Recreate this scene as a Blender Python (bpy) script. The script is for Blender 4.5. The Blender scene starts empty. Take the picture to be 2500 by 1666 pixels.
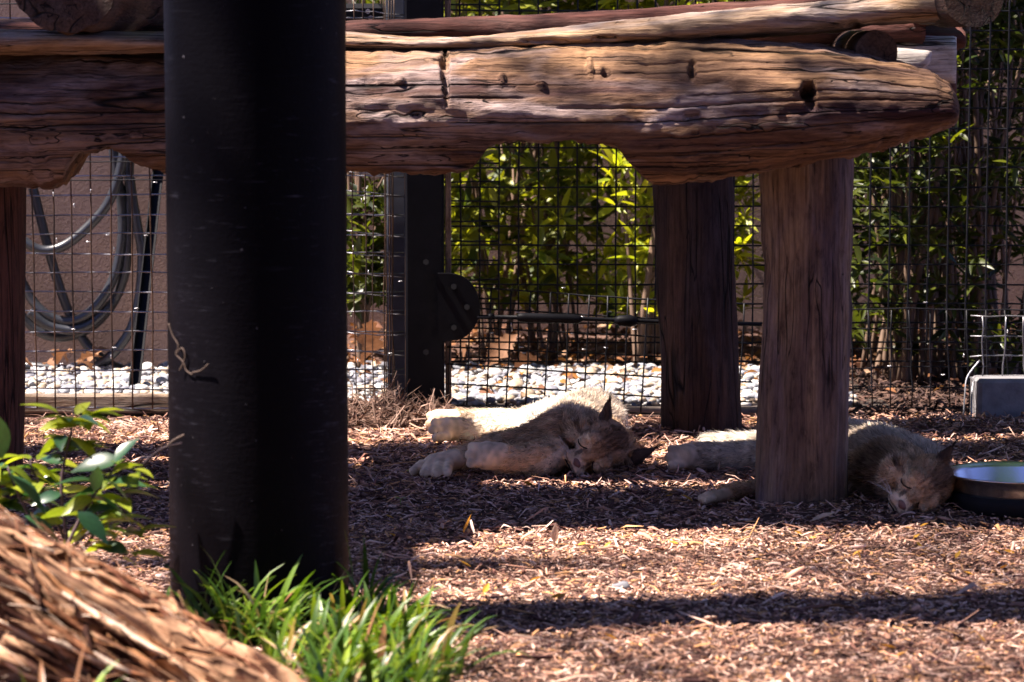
import bpy, math, random
import numpy as np
from mathutils import Vector, Matrix, noise
random.seed(7)
rng = np.random.default_rng(7)
S = bpy.context.scene
COL = S.collection

# ------------------------------------------------------------------ camera
F, CX, CY, CAMH, HOR = 7600.0, 1250.0, 833.0, 1.007, 66.0      # photo pixels, metres
TH = math.atan((CY - HOR) / F)
cam = bpy.data.cameras.new('camera'); camo = bpy.data.objects.new('camera', cam); COL.objects.link(camo)
camo.location = (0, 0, CAMH); camo.rotation_euler = (math.pi / 2 - TH, 0, 0)
cam.sensor_width = 36.0; cam.lens = F / 2500.0 * 36.0
cam.clip_start = 0.1; cam.clip_end = 300
cam.dof.use_dof = True; cam.dof.focus_distance = 7.1; cam.dof.aperture_fstop = 7.0
S.camera = camo
# ------------------------------------------------------------------ world, sun, exposure
SUN_EL, SUN_DY = math.radians(60), 0.09
w = bpy.data.worlds.new('World'); S.world = w; w.use_nodes = True
wn = w.node_tree.nodes; wl = w.node_tree.links
sky = wn.new('ShaderNodeTexSky'); sky.sky_type = 'NISHITA'; sky.sun_disc = False
sky.ozone_density = 8.0; sky.altitude = 800; sky.air_density = 1.0; sky.dust_density = .3; sky.sun_elevation = SUN_EL; sky.sun_rotation = math.radians(-95)
bg = wn['Background']; bg.inputs[1].default_value = 0.06
tint = wn.new('ShaderNodeMix'); tint.data_type = 'RGBA'; tint.blend_type = 'MULTIPLY'; tint.inputs[0].default_value = 1.0; tint.inputs[7].default_value = (1.12, .82, 1.10, 1)   # the photograph's magenta white balance
wl.new(sky.outputs[0], tint.inputs[6]); wl.new(tint.outputs[2], bg.inputs[0])
sl = bpy.data.lights.new('sun', 'SUN'); sl.energy = 5.0; sl.angle = math.radians(0.53); sl.color = (1.0, 0.88, 0.78)
so = bpy.data.objects.new('sun', sl); COL.objects.link(so); so.location = (-4, -1, 8)
SUND = Vector((math.cos(SUN_EL), math.cos(SUN_EL) * SUN_DY, -math.sin(SUN_EL))).normalized()
so.rotation_euler = SUND.to_track_quat('-Z', 'Y').to_euler()
S.view_settings.view_transform = 'Standard'; S.view_settings.look = 'None'
S.view_settings.exposure = 2.15; S.view_settings.gamma = 1.0
S.render.engine = 'CYCLES'

# ------------------------------------------------------------------ helpers
def W(px, py, Y):
    """the point at depth Y (metres in front of the camera) seen at photo pixel px,py"""
    u = (px - CX) / F; v = (CY - py) / F
    dy = math.cos(TH) + v * math.sin(TH); dz = -math.sin(TH) + v * math.cos(TH)
    t = Y / dy
    return Vector((u * t, Y, CAMH + dz * t))
def WX(px, Y): return W(px, 600, Y).x
def tag(o, label=None, cat=None, group=None, kind=None):
    if label: o['label'] = label
    if cat: o['category'] = cat
    if group: o['group'] = group
    if kind: o['kind'] = kind
    return o
def setparent(o, p):
    o.parent = p
    if p is not None: o.matrix_parent_inverse = Matrix.Translation(-p.location) if p.type == 'EMPTY' else p.matrix_basis.inverted()
def empty(name, loc, label, cat, group=None):
    e = bpy.data.objects.new(name, None); e.empty_display_size = .05; e.location = loc; COL.objects.link(e)
    return tag(e, label, cat, group)
def mesh_of(name, V, Fc, smooth=True, cols=None):
    me = bpy.data.meshes.new(name)
    V = np.asarray(V, dtype=np.float32).reshape(-1, 3)
    if isinstance(Fc, np.ndarray):
        k = Fc.shape[1]; n = len(Fc)
        me.vertices.add(len(V)); me.vertices.foreach_set('co', V.ravel())
        me.loops.add(n * k); me.loops.foreach_set('vertex_index', Fc.astype(np.int32).ravel())
        me.polygons.add(n); me.polygons.foreach_set('loop_start', np.arange(0, n * k, k, dtype=np.int32))
        me.update(calc_edges=True)
    else:
        me.from_pydata(V.tolist(), [], Fc); me.update()
    if smooth: me.polygons.foreach_set('use_smooth', np.ones(len(me.polygons), dtype=bool))
    if cols is not None:
        a = me.color_attributes.new('col', 'FLOAT_COLOR', 'POINT')
        c = np.ones((len(V), 4), dtype=np.float32); c[:, :3] = cols
        a.data.foreach_set('color', c.ravel())
    me.update()
    return me
def mk(name, V, Fc, mat, parent=None, smooth=True, cols=None):
    me = V if isinstance(V, bpy.types.Mesh) else mesh_of(name, V, Fc, smooth, cols)
    if mat and not me.materials: me.materials.append(mat)
    o = bpy.data.objects.new(name, me); COL.objects.link(o)
    if parent is not None: setparent(o, parent)
    return o
def tube(pts, rad, sides=8, cap=True):
    pts = [Vector(p) for p in pts]; n = len(pts)
    if not hasattr(rad, '__len__'): rad = [rad] * n
    V = []; Fc = []; ref = None
    for i, p in enumerate(pts):
        t = (pts[min(i + 1, n - 1)] - pts[max(i - 1, 0)]).normalized()
        if ref is None: ref = Vector((0, 0, 1)) if abs(t.z) < .9 else Vector((1, 0, 0))
        a = (ref - t * ref.dot(t)).normalized(); b = t.cross(a); ref = a
        for k in range(sides):
            an = 2 * math.pi * k / sides
            V.append(p + (a * math.cos(an) + b * math.sin(an)) * rad[i])
    for i in range(n - 1):
        for k in range(sides):
            k2 = (k + 1) % sides
            Fc.append((i * sides + k, i * sides + k2, (i + 1) * sides + k2, (i + 1) * sides + k))
    if cap:
        Fc.append(tuple(range(sides))[::-1]); Fc.append(tuple((n - 1) * sides + k for k in range(sides)))
    return V, Fc
def join(parts):
    V = []; Fc = []
    for v, f in parts:
        o = len(V); V += list(v); Fc += [tuple(i + o for i in q) for q in f]
    return V, Fc
def box(c, d, rot=None, bev=0.0):
    """box with chamfered vertical and horizontal edges"""
    hx, hy, hz = d[0] / 2, d[1] / 2, d[2] / 2; b = min(bev, hx * .9, hy * .9, hz * .9)
    if b <= 0:
        V = [Vector((x, y, z)) for x in (-hx, hx) for y in (-hy, hy) for z in (-hz, hz)]
        Fc = [(0, 1, 3, 2), (4, 6, 7, 5), (0, 4, 5, 1), (2, 3, 7, 6), (0, 2, 6, 4), (1, 5, 7, 3)]
    else:
        V = []; Fc = []
        rings = [(-hz, b), (-hz + b, 0), (hz - b, 0), (hz, b)]
        for z, i in rings:
            x, y = hx - i, hy - i
            V += [Vector(p) for p in ((-x + b, -y, z), (x - b, -y, z), (x, -y + b, z), (x, y - b, z), (x - b, y, z), (-x + b, y, z), (-x, y - b, z), (-x, -y + b, z))]
        for r in range(3):
            for k in range(8): Fc.append((r * 8 + k, r * 8 + (k + 1) % 8, r * 8 + 8 + (k + 1) % 8, r * 8 + 8 + k))
        Fc.append(tuple(range(8))[::-1]); Fc.append(tuple(24 + k for k in range(8)))
    if rot is not None: V = [rot @ v for v in V]
    c = Vector(c)
    return [v + c for v in V], Fc
def catmull(pts, m=8):
    pts = [Vector(p) for p in pts]; out = []
    for i in range(len(pts) - 1):
        p0 = pts[max(i - 1, 0)]; p1 = pts[i]; p2 = pts[i + 1]; p3 = pts[min(i + 2, len(pts) - 1)]
        for k in range(m):
            t = k / m
            out.append(.5 * ((2 * p1) + (p2 - p0) * t + (2 * p0 - 5 * p1 + 4 * p2 - p3) * t * t + (3 * p1 - p0 - 3 * p2 + p3) * t ** 3))
    out.append(pts[-1]); return out
def nz(x, y, z): return noise.noise(Vector((x, y, z)))

# ------------------------------------------------------------------ materials
class NT:
    def __init__(s, name):
        s.m = bpy.data.materials.new(name); s.m.use_nodes = True; s.t = s.m.node_tree
        s.b = s.t.nodes['Principled BSDF']; s.out = s.t.nodes['Material Output']
    def n(s, typ, **kw):
        x = s.t.nodes.new('ShaderNode' + typ)
        for k, v in kw.items():
            if k.startswith('i_'):
                k = k[2:]; k = int(k) if k.isdigit() else k.replace('_', ' ')
                s.set(x.inputs[k], v)
            else: setattr(x, k, v)
        return x
    def set(s, inp, v):
        if isinstance(v, bpy.types.NodeSocket): s.t.links.new(v, inp)
        else: inp.default_value = v
    def coords(s, scale=(1, 1, 1), kind='Object'):
        tc = s.n('TexCoord'); mp = s.n('Mapping', i_Vector=tc.outputs[kind], i_Scale=scale)
        return mp.outputs[0]
    def noise(s, vec, scale, detail=4, rough=.55, dist=0):
        x = s.n('TexNoise', i_Vector=vec, i_Scale=scale, i_Detail=detail, i_Roughness=rough, i_Distortion=dist)
        return x.outputs[0]
    def ramp(s, fac, stops):
        x = s.n('ValToRGB', i_Fac=fac); e = x.color_ramp.elements
        while len(e) < len(stops): e.new(.5)
        for q, (p, c) in zip(e, stops):
            q.position = p; q.color = c if len(c) == 4 else (*c, 1)
        return x.outputs[0]
    def mix(s, fac, a, b, mode='MIX'):
        x = s.n('Mix', data_type='RGBA', blend_type=mode)
        s.set(x.inputs[0], fac)
        for i, v in ((6, a), (7, b)): s.set(x.inputs[i], (*v, 1) if isinstance(v, tuple) and len(v) == 3 else v)
        return x.outputs[2]
    def math(s, op, a, b=0.0):
        x = s.n('Math', operation=op); s.set(x.inputs[0], a); s.set(x.inputs[1], b); return x.outputs[0]
    def bump(s, h, strength=.5, dist=.01, normal=None):
        x = s.n('Bump', i_Height=h, i_Strength=strength, i_Distance=dist)
        if normal is not None: s.set(x.inputs['Normal'], normal)
        s.t.links.new(x.outputs[0], s.b.inputs['Normal']); return x.outputs[0]
    def fin(s, color, rough=.7, spec=.3, metal=0):
        s.set(s.b.inputs['Base Color'], (*color, 1) if isinstance(color, tuple) and len(color) == 3 else color)
        s.set(s.b.inputs['Roughness'], rough); s.set(s.b.inputs['Specular IOR Level'], spec); s.set(s.b.inputs['Metallic'], metal)
        return s.m
B3, W3 = (0, 0, 0), (1, 1, 1)

def wood(name, axis, light, mid, grey, dark=(.030, .017, .020), cr=1.0, greyamt=.5, darkamt=.5):
    t = NT(name)
    st = [1.0, 1.0, 1.0]; st[axis] = .10; v = t.coords(tuple(st))
    st2 = [1.0, 1.0, 1.0]; st2[axis] = .28; vb = t.coords(tuple(st2))
    st3 = [1.0, 1.0, 1.0]; st3[axis] = .035; vc = t.coords(tuple(st3))
    n1 = t.noise(v, 11, 5, .6, .4); n2 = t.noise(vb, 55, 6, .7, .3); n3 = t.noise(vb, 9, 4, .6, .6); n4 = t.noise(vb, 4.5, 3, .5, .8)
    base = t.mix(t.ramp(n1, [(.36, B3), (.62, W3)]), mid, light)
    base = t.mix(t.ramp(n3, [(.62 - .24 * greyamt, B3), (.72, W3)]), base, grey)
    n6 = t.noise(vb, 17, 4, .6, .9); st_ = t.math('MAXIMUM', t.ramp(n4, [(.66 - .2 * darkamt, B3), (.72, W3)]), t.math('MULTIPLY', t.ramp(n6, [(.70 - .14 * darkamt, B3), (.70, W3)]), .8))
    base = t.mix(t.math('MULTIPLY', st_, .72), base, dark)
    base = t.mix(1.0, base, t.ramp(n2, [(.30, (.28, .24, .25)), (.45, (.80, .78, .78)), (.60, (1, 1, 1)), (.72, (1.25, 1.25, 1.25))]), 'MULTIPLY')
    n5 = t.noise(vc, 190, 4, .6, .2)
    base = t.mix(1.0, base, t.ramp(n5, [(.34, (.55, .52, .52)), (.52, (.97, .97, .97)), (.6, (1.04, 1.04, 1.04))]), 'MULTIPLY')
    brk = t.noise(vb, 3.2, 2, .5)
    crack = None
    for sc_k, wk in ((13, .009), (31, .008)):
        c = t.noise(vc, sc_k, 2, .4, .5)
        ridge = t.math('ABSOLUTE', t.math('SUBTRACT', c, .5))
        ridge = t.math('ADD', ridge, t.ramp(brk, [(.44, B3), (.60, (.05, .05, .05))] if sc_k == 27 else [(.50, B3), (.66, (.05, .05, .05))]))
        k = t.ramp(ridge, [(.2 * wk * cr, B3), (wk * cr, W3)])
        crack = k if crack is None else t.math('MINIMUM', crack, k)
    base = t.mix(1.0, base, t.mix(.95, W3, crack), 'MULTIPLY')
    h = t.math('ADD', t.math('MULTIPLY', n2, .5), t.math('ADD', t.math('MULTIPLY', n1, .6), t.math('ADD', crack, t.math('MULTIPLY', n5, .25))))
    t.bump(h, .9, .014)
    return t.fin(base, .82, .2)
LT, MD, GY = (.36, .205, .105), (.052, .022, .024), (.40, .32, .315)
M_beam = wood('weathered_beam', 0, LT, MD, GY, cr=1.0, darkamt=1.1)
M_slab = wood('weathered_slab', 0, (.42, .28, .165), (.19, .105, .06), (.45, .39, .37), cr=.8, darkamt=.6, greyamt=.6)
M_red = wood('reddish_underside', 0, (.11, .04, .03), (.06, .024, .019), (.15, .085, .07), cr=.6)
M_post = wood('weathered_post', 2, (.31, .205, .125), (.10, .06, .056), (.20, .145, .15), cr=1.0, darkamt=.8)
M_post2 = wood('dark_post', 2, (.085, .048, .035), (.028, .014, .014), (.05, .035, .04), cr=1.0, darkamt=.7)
M_logy = wood('log_end_on', 1, (.09, .05, .03), (.045, .022, .017), (.09, .065, .055), cr=1)
M_grey = wood('grey_stub', 0, (.68, .62, .56), (.52, .46, .4), (.72, .69, .66), cr=.9, darkamt=.1)
def simple(name, color, rough=.6, spec=.3, metal=0, var=.25, sc=20, bump=0, bsc=80, bd=.004):
    t = NT(name); v = t.coords()
    n1 = t.noise(v, sc, 5, .6)
    c = t.mix(t.ramp(n1, [(.3, B3), (.7, W3)]), tuple(x * (1 - var) for x in color), tuple(min(1, x * (1 + var)) for x in color))
    if bump: t.bump(t.noise(v, bsc, 4, .6), bump, bd)
    return t.fin(c, rough, spec, metal)
def vcol(name, rough=.8, spec=.2, transl=0.0, var=0, tint=None):
    t = NT(name); a = t.n('VertexColor', layer_name='col'); c = a.outputs[0]
    if var:
        v = t.coords(); c = t.mix(1.0, c, t.ramp(t.noise(v, var, 4, .6), [(.3, (.55, .55, .55)), (.7, (1.25, 1.25, 1.25))]), 'MULTIPLY')
    t.fin(c, rough, spec)
    if transl:
        tr = t.n('BsdfTranslucent', i_Color=t.mix(1.0, c, tint, 'MULTIPLY') if tint else c)
        ms = t.n('MixShader', i_Fac=transl); t.t.links.new(t.b.outputs[0], ms.inputs[1]); t.t.links.new(tr.outputs[0], ms.inputs[2])
        t.t.links.new(ms.outputs[0], t.out.inputs[0])
    return t.m
def leafmat(name, c1, c2, transl=.35, rough=.35, tint=(1.5, 1.5, .5), spec=.5):
    """leaf colour varies from leaf to leaf (object random) and over the blade"""
    t = NT(name); oi = t.n('ObjectInfo')
    c = t.mix(oi.outputs['Random'], c1, c2)
    v = t.coords(kind='Generated'); n1 = t.noise(v, 6, 3, .6)
    c = t.mix(1.0, c, t.ramp(n1, [(.3, (.75, .75, .75)), (.7, (1.15, 1.15, 1.15))]), 'MULTIPLY')
    t.fin(c, rough, spec)
    tr = t.n('BsdfTranslucent', i_Color=t.mix(1.0, c, tint, 'MULTIPLY'))
    ms = t.n('MixShader', i_Fac=transl); t.t.links.new(t.b.outputs[0], ms.inputs[1]); t.t.links.new(tr.outputs[0], ms.inputs[2])
    t.t.links.new(ms.outputs[0], t.out.inputs[0])
    return t.m

# ------------------------------------------------------------------ ground
def gz(x, y):
    b = .13 * math.exp(-((x + .85) / .42) ** 2 - ((y - 4.15) / .5) ** 2)
    u = .010 * nz(x * 2.1, y * 2.1, 3.3) + .006 * nz(x * 6, y * 6, 9.1)
    b += .03 * math.exp(-((x + .33) / .13) ** 2 - ((y - 7.98) / .10) ** 2)      # mulch pushed up against the fence post
    b += .022 * math.exp(-((x - 1.25) / .3) ** 2 - ((y - 7.85) / .12) ** 2)
    b += .006 * math.exp(-((x - .72) / .25) ** 2 - ((y - 6.38) / .07) ** 2)
    for qx, qy in ((.62, 6.55), (.474, 7.82)):
        dd = math.hypot(x - qx, y - qy); b += (.008 + .010 * nz(x * 14, y * 14, 1)) * math.exp(-((dd - .115) / .05) ** 2)
    u += .008 * nz(x * 3.5, y * 3.5, 7.7)
    if y > 8.1: u *= .5; b = 0
    return b + u - .014
xs = np.concatenate([[-60, -30, -15, -8, -4], np.arange(-2.4, 2.41, .06), [4, 8, 15, 30, 60]])
ys = np.concatenate([[-40, -10, 0, 2, 3], np.arange(3.4, 8.11, .06), [8.16, 8.4, 8.8, 9.3, 10, 12, 20, 40, 90]])
gv = [(x, y, gz(x, y) if abs(x) < 3 and 3 < y < 12 else -.004) for y in ys for x in xs]
nx = len(xs); gf = np.array([(j * nx + i, j * nx + i + 1, (j + 1) * nx + i + 1, (j + 1) * nx + i) for j in range(len(ys) - 1) for i in range(nx - 1)])
t = NT('mulch_soil'); v = t.coords(); n1 = t.noise(v, 45, 6, .7); n2 = t.noise(v, 4, 3, .5)
c = t.mix(t.ramp(n1, [(.3, B3), (.7, W3)]), (.05, .028, .024), (.20, .12, .095)); t.bump(n1, .9, .02)
M_soil = t.fin(c, .95, .1)
tag(mk('ground', gv, gf, M_soil), kind='structure')

def chips(n, xr, yr, L, Wd, cols, zoff=(.002, .012), tilt=.16, dens=None):
    """many flattened splinters of wood lying on the ground, one mesh"""
    x = rng.uniform(*xr, n); y = rng.uniform(*yr, n)
    z = np.array([gz(a, b) for a, b in zip(x, y)]) + rng.uniform(*zoff, n)
    l = rng.lognormal(math.log(L), .5, n).clip(.006, .10); wd = rng.lognormal(math.log(Wd), .45, n).clip(.0015, .016); h = wd * rng.uniform(.2, .5, n)
    az = rng.uniform(0, 2 * math.pi, n); ti = rng.normal(0, tilt, n); ro = rng.normal(0, .5, n); bend = rng.normal(0, .12, n) * l
    d = np.stack([np.cos(az) * np.cos(ti), np.sin(az) * np.cos(ti), np.sin(ti)], 1)
    s = np.stack([-np.sin(az), np.cos(az), np.zeros(n)], 1); u = np.cross(d, s)
    s2 = s * np.cos(ro)[:, None] + u * np.sin(ro)[:, None]; u2 = np.cross(d, s2)
    c = np.stack([x, y, z + np.abs(np.sin(ti)) * l * .4], 1); V = np.zeros((n, 8, 3))
    # a splinter: narrow pointed ends, a bent middle
    V[:, 0] = c - d * l[:, None] * .5 - s2 * wd[:, None] * .22
    V[:, 1] = c - d * l[:, None] * .5 + s2 * wd[:, None] * .22
    mid = c + u2 * bend[:, None] + d * (l * rng.uniform(-.15, .15, n))[:, None]
    V[:, 2] = mid - s2 * wd[:, None] * .5; V[:, 3] = mid + u2 * h[:, None]; V[:, 4] = mid + s2 * wd[:, None] * .5
    V[:, 5] = c + d * l[:, None] * .5 - s2 * wd[:, None] * .18; V[:, 6] = c + d * l[:, None] * .5 + s2 * wd[:, None] * .18
    V[:, 7] = mid - u2 * h[:, None] * .4
    f = np.array([(0, 2, 3), (0, 3, 1), (1, 3, 4), (2, 5, 3), (3, 5, 6), (3, 6, 4), (0, 7, 2), (1, 4, 7), (7, 5, 2), (7, 4, 6)])
    Fc = (f[None] + (np.arange(n) * 8)[:, None, None]).reshape(-1, 3)
    ca = np.array(cols) * 1.45; cc = ca[rng.integers(0, len(ca), n)] * rng.uniform(.6, 1.25, n)[:, None]
    return V.reshape(-1, 3), Fc, np.repeat(cc, 8, 0)
MUL = [(.29, .15, .10), (.40, .225, .155), (.15, .07, .052), (.46, .29, .22), (.33, .18, .125), (.54, .37, .30), (.09, .045, .04), (.42, .22, .10), (.22, .12, .09), (.06, .028, .025), (.075, .036, .03), (.50, .34, .27)]
M_chip = vcol('mulch_chips', .85, .15)
a = chips(78000, (-1.25, 1.45), (4.55, 6.6), .0140, .0031, MUL); b_ = chips(42000, (-1.45, 1.55), (6.6, 8.08), .023, .0038, MUL, tilt=.2)
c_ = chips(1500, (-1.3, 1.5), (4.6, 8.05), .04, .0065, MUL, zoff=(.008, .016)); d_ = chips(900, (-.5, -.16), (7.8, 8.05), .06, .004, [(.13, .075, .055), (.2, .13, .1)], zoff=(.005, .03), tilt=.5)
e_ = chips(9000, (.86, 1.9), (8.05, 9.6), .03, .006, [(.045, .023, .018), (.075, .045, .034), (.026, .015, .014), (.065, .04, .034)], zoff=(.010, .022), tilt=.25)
ALLC = (a, b_, c_, d_, e_)
V = np.concatenate([q[0] for q in ALLC]); off = 0; Fl = []
for q in ALLC: Fl.append(q[1] + off); off += len(q[0])
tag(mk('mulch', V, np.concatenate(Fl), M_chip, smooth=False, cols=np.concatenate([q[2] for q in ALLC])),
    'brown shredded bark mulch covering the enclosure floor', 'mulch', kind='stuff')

# gravel strip behind the fence
bm_v = []; 
def ico():
    import bmesh
    bm = bmesh.new(); bmesh.ops.create_icosphere(bm, subdivisions=2, radius=1)
    v = np.array([x.co[:] for x in bm.verts]); f = np.array([[q.index for q in p.verts] for p in bm.faces]); bm.free(); return v, f
IV, IF = ico()
def pebbles(n, xr, yr, r0):
    x = rng.uniform(*xr, n); y = rng.uniform(*yr, n); r = rng.lognormal(math.log(r0), .38, n).clip(.005, .032)
    sc = np.stack([rng.uniform(.8, 1.3, n), rng.uniform(.7, 1.1, n), rng.uniform(.4, .7, n)], 1) * r[:, None]
    az = rng.uniform(0, 6.28, n); ti = rng.normal(0, .3, n)
    P = IV[None] * sc[:, None, :]
    ph = rng.uniform(0, 6, (n, 3)); P *= (1 + .10 * np.sin(IV[None, :, 0] * 3 + ph[:, None, 0]) + .10 * np.sin(IV[None, :, 1] * 3.4 + ph[:, None, 1]))[:, :, None]
    X, Y, Z = P[..., 0], P[..., 1], P[..., 2]
    ct, s_ = np.cos(ti)[:, None], np.sin(ti)[:, None]; X, Z = X * ct - Z * s_, X * s_ + Z * ct
    ca, sa = np.cos(az)[:, None], np.sin(az)[:, None]; X, Y = X * ca - Y * sa, X * sa + Y * ca
    base = rng.uniform(.0, .02, n)
    V = np.stack([X + x[:, None], Y + y[:, None], Z + base[:, None]], 2)
    cols = np.array([(.36, .35, .36), (.44, .43, .42), (.25, .26, .29), (.36, .28, .21), (.2, .21, .25), (.5, .49, .48), (.38, .30, .22), (.15, .15, .18)])
    c = cols[rng.integers(0, len(cols), n)] * rng.uniform(.8, 1.15, n)[:, None]
    Fc = (IF[None] + (np.arange(n) * len(IV))[:, None, None]).reshape(-1, 3)
    return V.reshape(-1, 3), Fc, np.repeat(c, len(IV), 0)
V, Fc, C = pebbles(7600, (-1.4, .92), (8.2, 9.1), .0105)
M_peb = vcol('river_pebbles', .6, .3, var=60)
tag(mk('gravel', V, Fc, M_peb, cols=C), 'pale river pebbles spread behind the wire fence', 'gravel', kind='stuff')
tag(mk('gravel_bed', *box((-1.25, 8.68, -.004), (4.5, 1.0, .02)), simple('gravel_bed', (.16, .13, .11), .9, .1, sc=60)), kind='structure')

# ------------------------------------------------------------------ the building behind
t = NT('stucco'); v = t.coords(); n1 = t.noise(v, 3, 4, .5); n2 = t.noise(v, 110, 5, .65); n3 = t.noise(v, 420, 2, .5)
c = t.mix(t.ramp(n1, [(.3, B3), (.7, W3)]), (.15, .098, .09), (.20, .13, .115))
t.bump(t.math('ADD', n2, t.math('MULTIPLY', n3, .4)), .9, .008); M_stucco = t.fin(c, .9, .15)
e = tag(mk('stucco_wall', *box((-3.47, 9.27, .55), (5.0, .3, 1.26), bev=.012), M_stucco, smooth=False), 'brown stucco garden wall behind the coiled hose', 'wall')
e = tag(mk('stucco_wall', *box((1.2, 10.45, 1.2), (8.2, .3, 2.5), bev=.012), M_stucco, smooth=False), 'brown stucco wall showing between the stems of the shrubs', 'wall')

# ------------------------------------------------------------------ log platform
def prof(pts, x):
    return float(np.interp(x, [p[0] for p in pts], [p[1] for p in pts]))
def log_x(name, x0, x1, top, bot, Yc, hd, mat, parent, nseg=160, ns=48, amp=.006, dents=(), endround=(0, 0), sq=1.0, seed=0.0, yoff=None, cracks=(), nomb=None):
    """a log lying along x; top and bottom are outlines in photo pixels at depth Yc"""
    V = []; X0 = WX(x0, Yc); X1 = WX(x1, Yc)
    ang = [(2 * math.pi * k / ns, 0) for k in range(ns)]
    for ci, ca_ in enumerate(cracks): ang += [(ca_ - .013, 0), (ca_ - .0045, -ci - 1), (ca_ + .0045, ci + 1), (ca_ + .013, 0)]
    ang = sorted(q for q in ang if q[1] != 0 or all(abs(q[0] - c2) > .0125 for c2 in cracks)); ns = len(ang)
    for i in range(nseg + 1):
        px = x0 + (x1 - x0) * i / nseg; X = X0 + (X1 - X0) * i / nseg
        rg = 1.0 if cracks else .3
        zt = W(px, prof(top, px) + rg * (3 * nz(px * .013, seed, 1) + 2 * nz(px * .05, seed, 2)), Yc).z; zb = W(px, prof(bot, px) + rg * (4 * nz(px * .016, seed, 3) + 5 * nz(px * .055, seed, 4)), Yc).z
        zcut = zb
        if nomb: zb = min(zb, W(px, prof(nomb, px), Yc).z)
        zc = (zt + zb) / 2; hz = max((zt - zb) / 2, .004); h = hd(px) if callable(hd) else hd
        e0 = min(1, ((px - x0) / max(endround[0], 1))); e1 = min(1, ((x1 - px) / max(endround[1], 1)))
        h *= math.sqrt(max(.02, 1 - (1 - min(e0, e1)) ** 2))
        for k in range(ns):
            a, ck = ang[k]
            if cracks: a += .045 * nz(X * 1.3, a * 1.7, seed + 2) + .012 * nz(X * 9, a * 3, seed)
            ca, sa = math.cos(a), math.sin(a)
            cy = math.copysign(abs(ca) ** sq, ca); cz = math.copysign(abs(sa) ** sq, sa)
            p = Vector((X, Yc + (yoff(px) if yoff else 0) + h * cy, zc + hz * cz))
            d = amp * nz(X * 2.2 + seed, p.y * 9, p.z * 9) + amp * .55 * nz(X * 6 + seed, p.y * 34, p.z * 34) + amp * .3 * nz(X * 30, p.y * 60, p.z * 60 + seed)
            n = Vector((0, ca, sa))
            if ck:
                act = nz(X * 1.7 + abs(ck) * 3.7, abs(ck) * 1.3, .5) + .12
                d -= .020 * min(1, max(0, act * 5))
            if dents and ca < .2:
                py = CY + 0; q = p - Vector((0, 0, CAMH)); 
                dep = q.y * math.cos(TH) - q.z * math.sin(TH); vv = q.y * math.sin(TH) + q.z * math.cos(TH)
                py = CY - vv / dep * F; pxx = CX + q.x / dep * F
                for (dx, dy, rx, ry, dd) in dents:
                    g = ((pxx - dx) / rx) ** 2 + ((py - dy) / ry) ** 2
                    g += .5 * nz(pxx * .05, py * .05, seed)
                    if g < 1: d -= dd * (1 - max(g, 0)) ** .6
            q = p + n * d
            if nomb and q.z < zcut: q.z = zcut + .012 * nz(q.x * 22, q.y * 22, 3) + .004 * nz(q.x * 70, q.y * 70, 3)
            V.append(q)
    Fc = [(i * ns + k, (i + 1) * ns + k, (i + 1) * ns + (k + 1) % ns, i * ns + (k + 1) % ns) for i in range(nseg) for k in range(ns)]
    Fc.append(tuple(range(ns))); Fc.append(tuple(nseg * ns + k for k in range(ns))[::-1])
    o = mk(name, V, Fc, mat, parent)
    for q in (-1, -2): o.data.polygons[len(o.data.polygons) + q].use_smooth = False
    return o
def log_path(name, pts, rad, mat, parent, ns=28, amp=.004, m=10, seed=0, ridge=0):
    P = catmull(pts, m); n = len(P); R = np.interp(np.linspace(0, 1, n), np.linspace(0, 1, len(rad)), rad)
    V, Fc = tube(P, list(R), ns)
    out = []
    for i, p in enumerate(V):
        c = P[i // ns]; d = (p - c).normalized()
        ax = (P[min(i // ns + 1, n - 1)] - P[max(i // ns - 1, 0)]).normalized()
        q = p - ax * p.dot(ax) * .85
        out.append(p + d * (amp * nz(q.x * 9 + seed, q.y * 9, q.z * 9) + amp * .6 * nz(q.x * 40 + seed, q.y * 40, q.z * 40)))
    o = mk(name, out, Fc, mat, parent)
    for q in (-1, -2): o.data.polygons[len(o.data.polygons) + q].use_smooth = False
    return o
plat = empty('log_platform', (.35, 6.6, 0), 'weathered log platform on round wooden posts above the sleeping cats', 'platform')
top = [(-900, 128), (0, 128), (390, 128), (850, 122), (1200, 118), (1500, 112), (1800, 104), (2000, 117), (2130, 140), (2200, 158), (2255, 172), (2292, 196), (2312, 225), (2326, 246)]
bot = [(-900, 440), (-100, 452), (0, 452), (60, 462), (140, 466), (165, 440), (190, 398), (215, 365), (290, 355), (325, 372), (350, 392), (390, 408), (520, 425), (700, 420), (850, 412), (1000, 416), (1090, 418), (1140, 408), (1170, 388), (1192, 352), (1230, 340), (1350, 336), (1450, 340), (1500, 352), (1525, 378), (1560, 420), (1590, 446), (1650, 448), (1750, 436), (1850, 420), (1980, 396), (2100, 374), (2200, 347), (2270, 322), (2312, 306), (2326, 300)]
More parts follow.
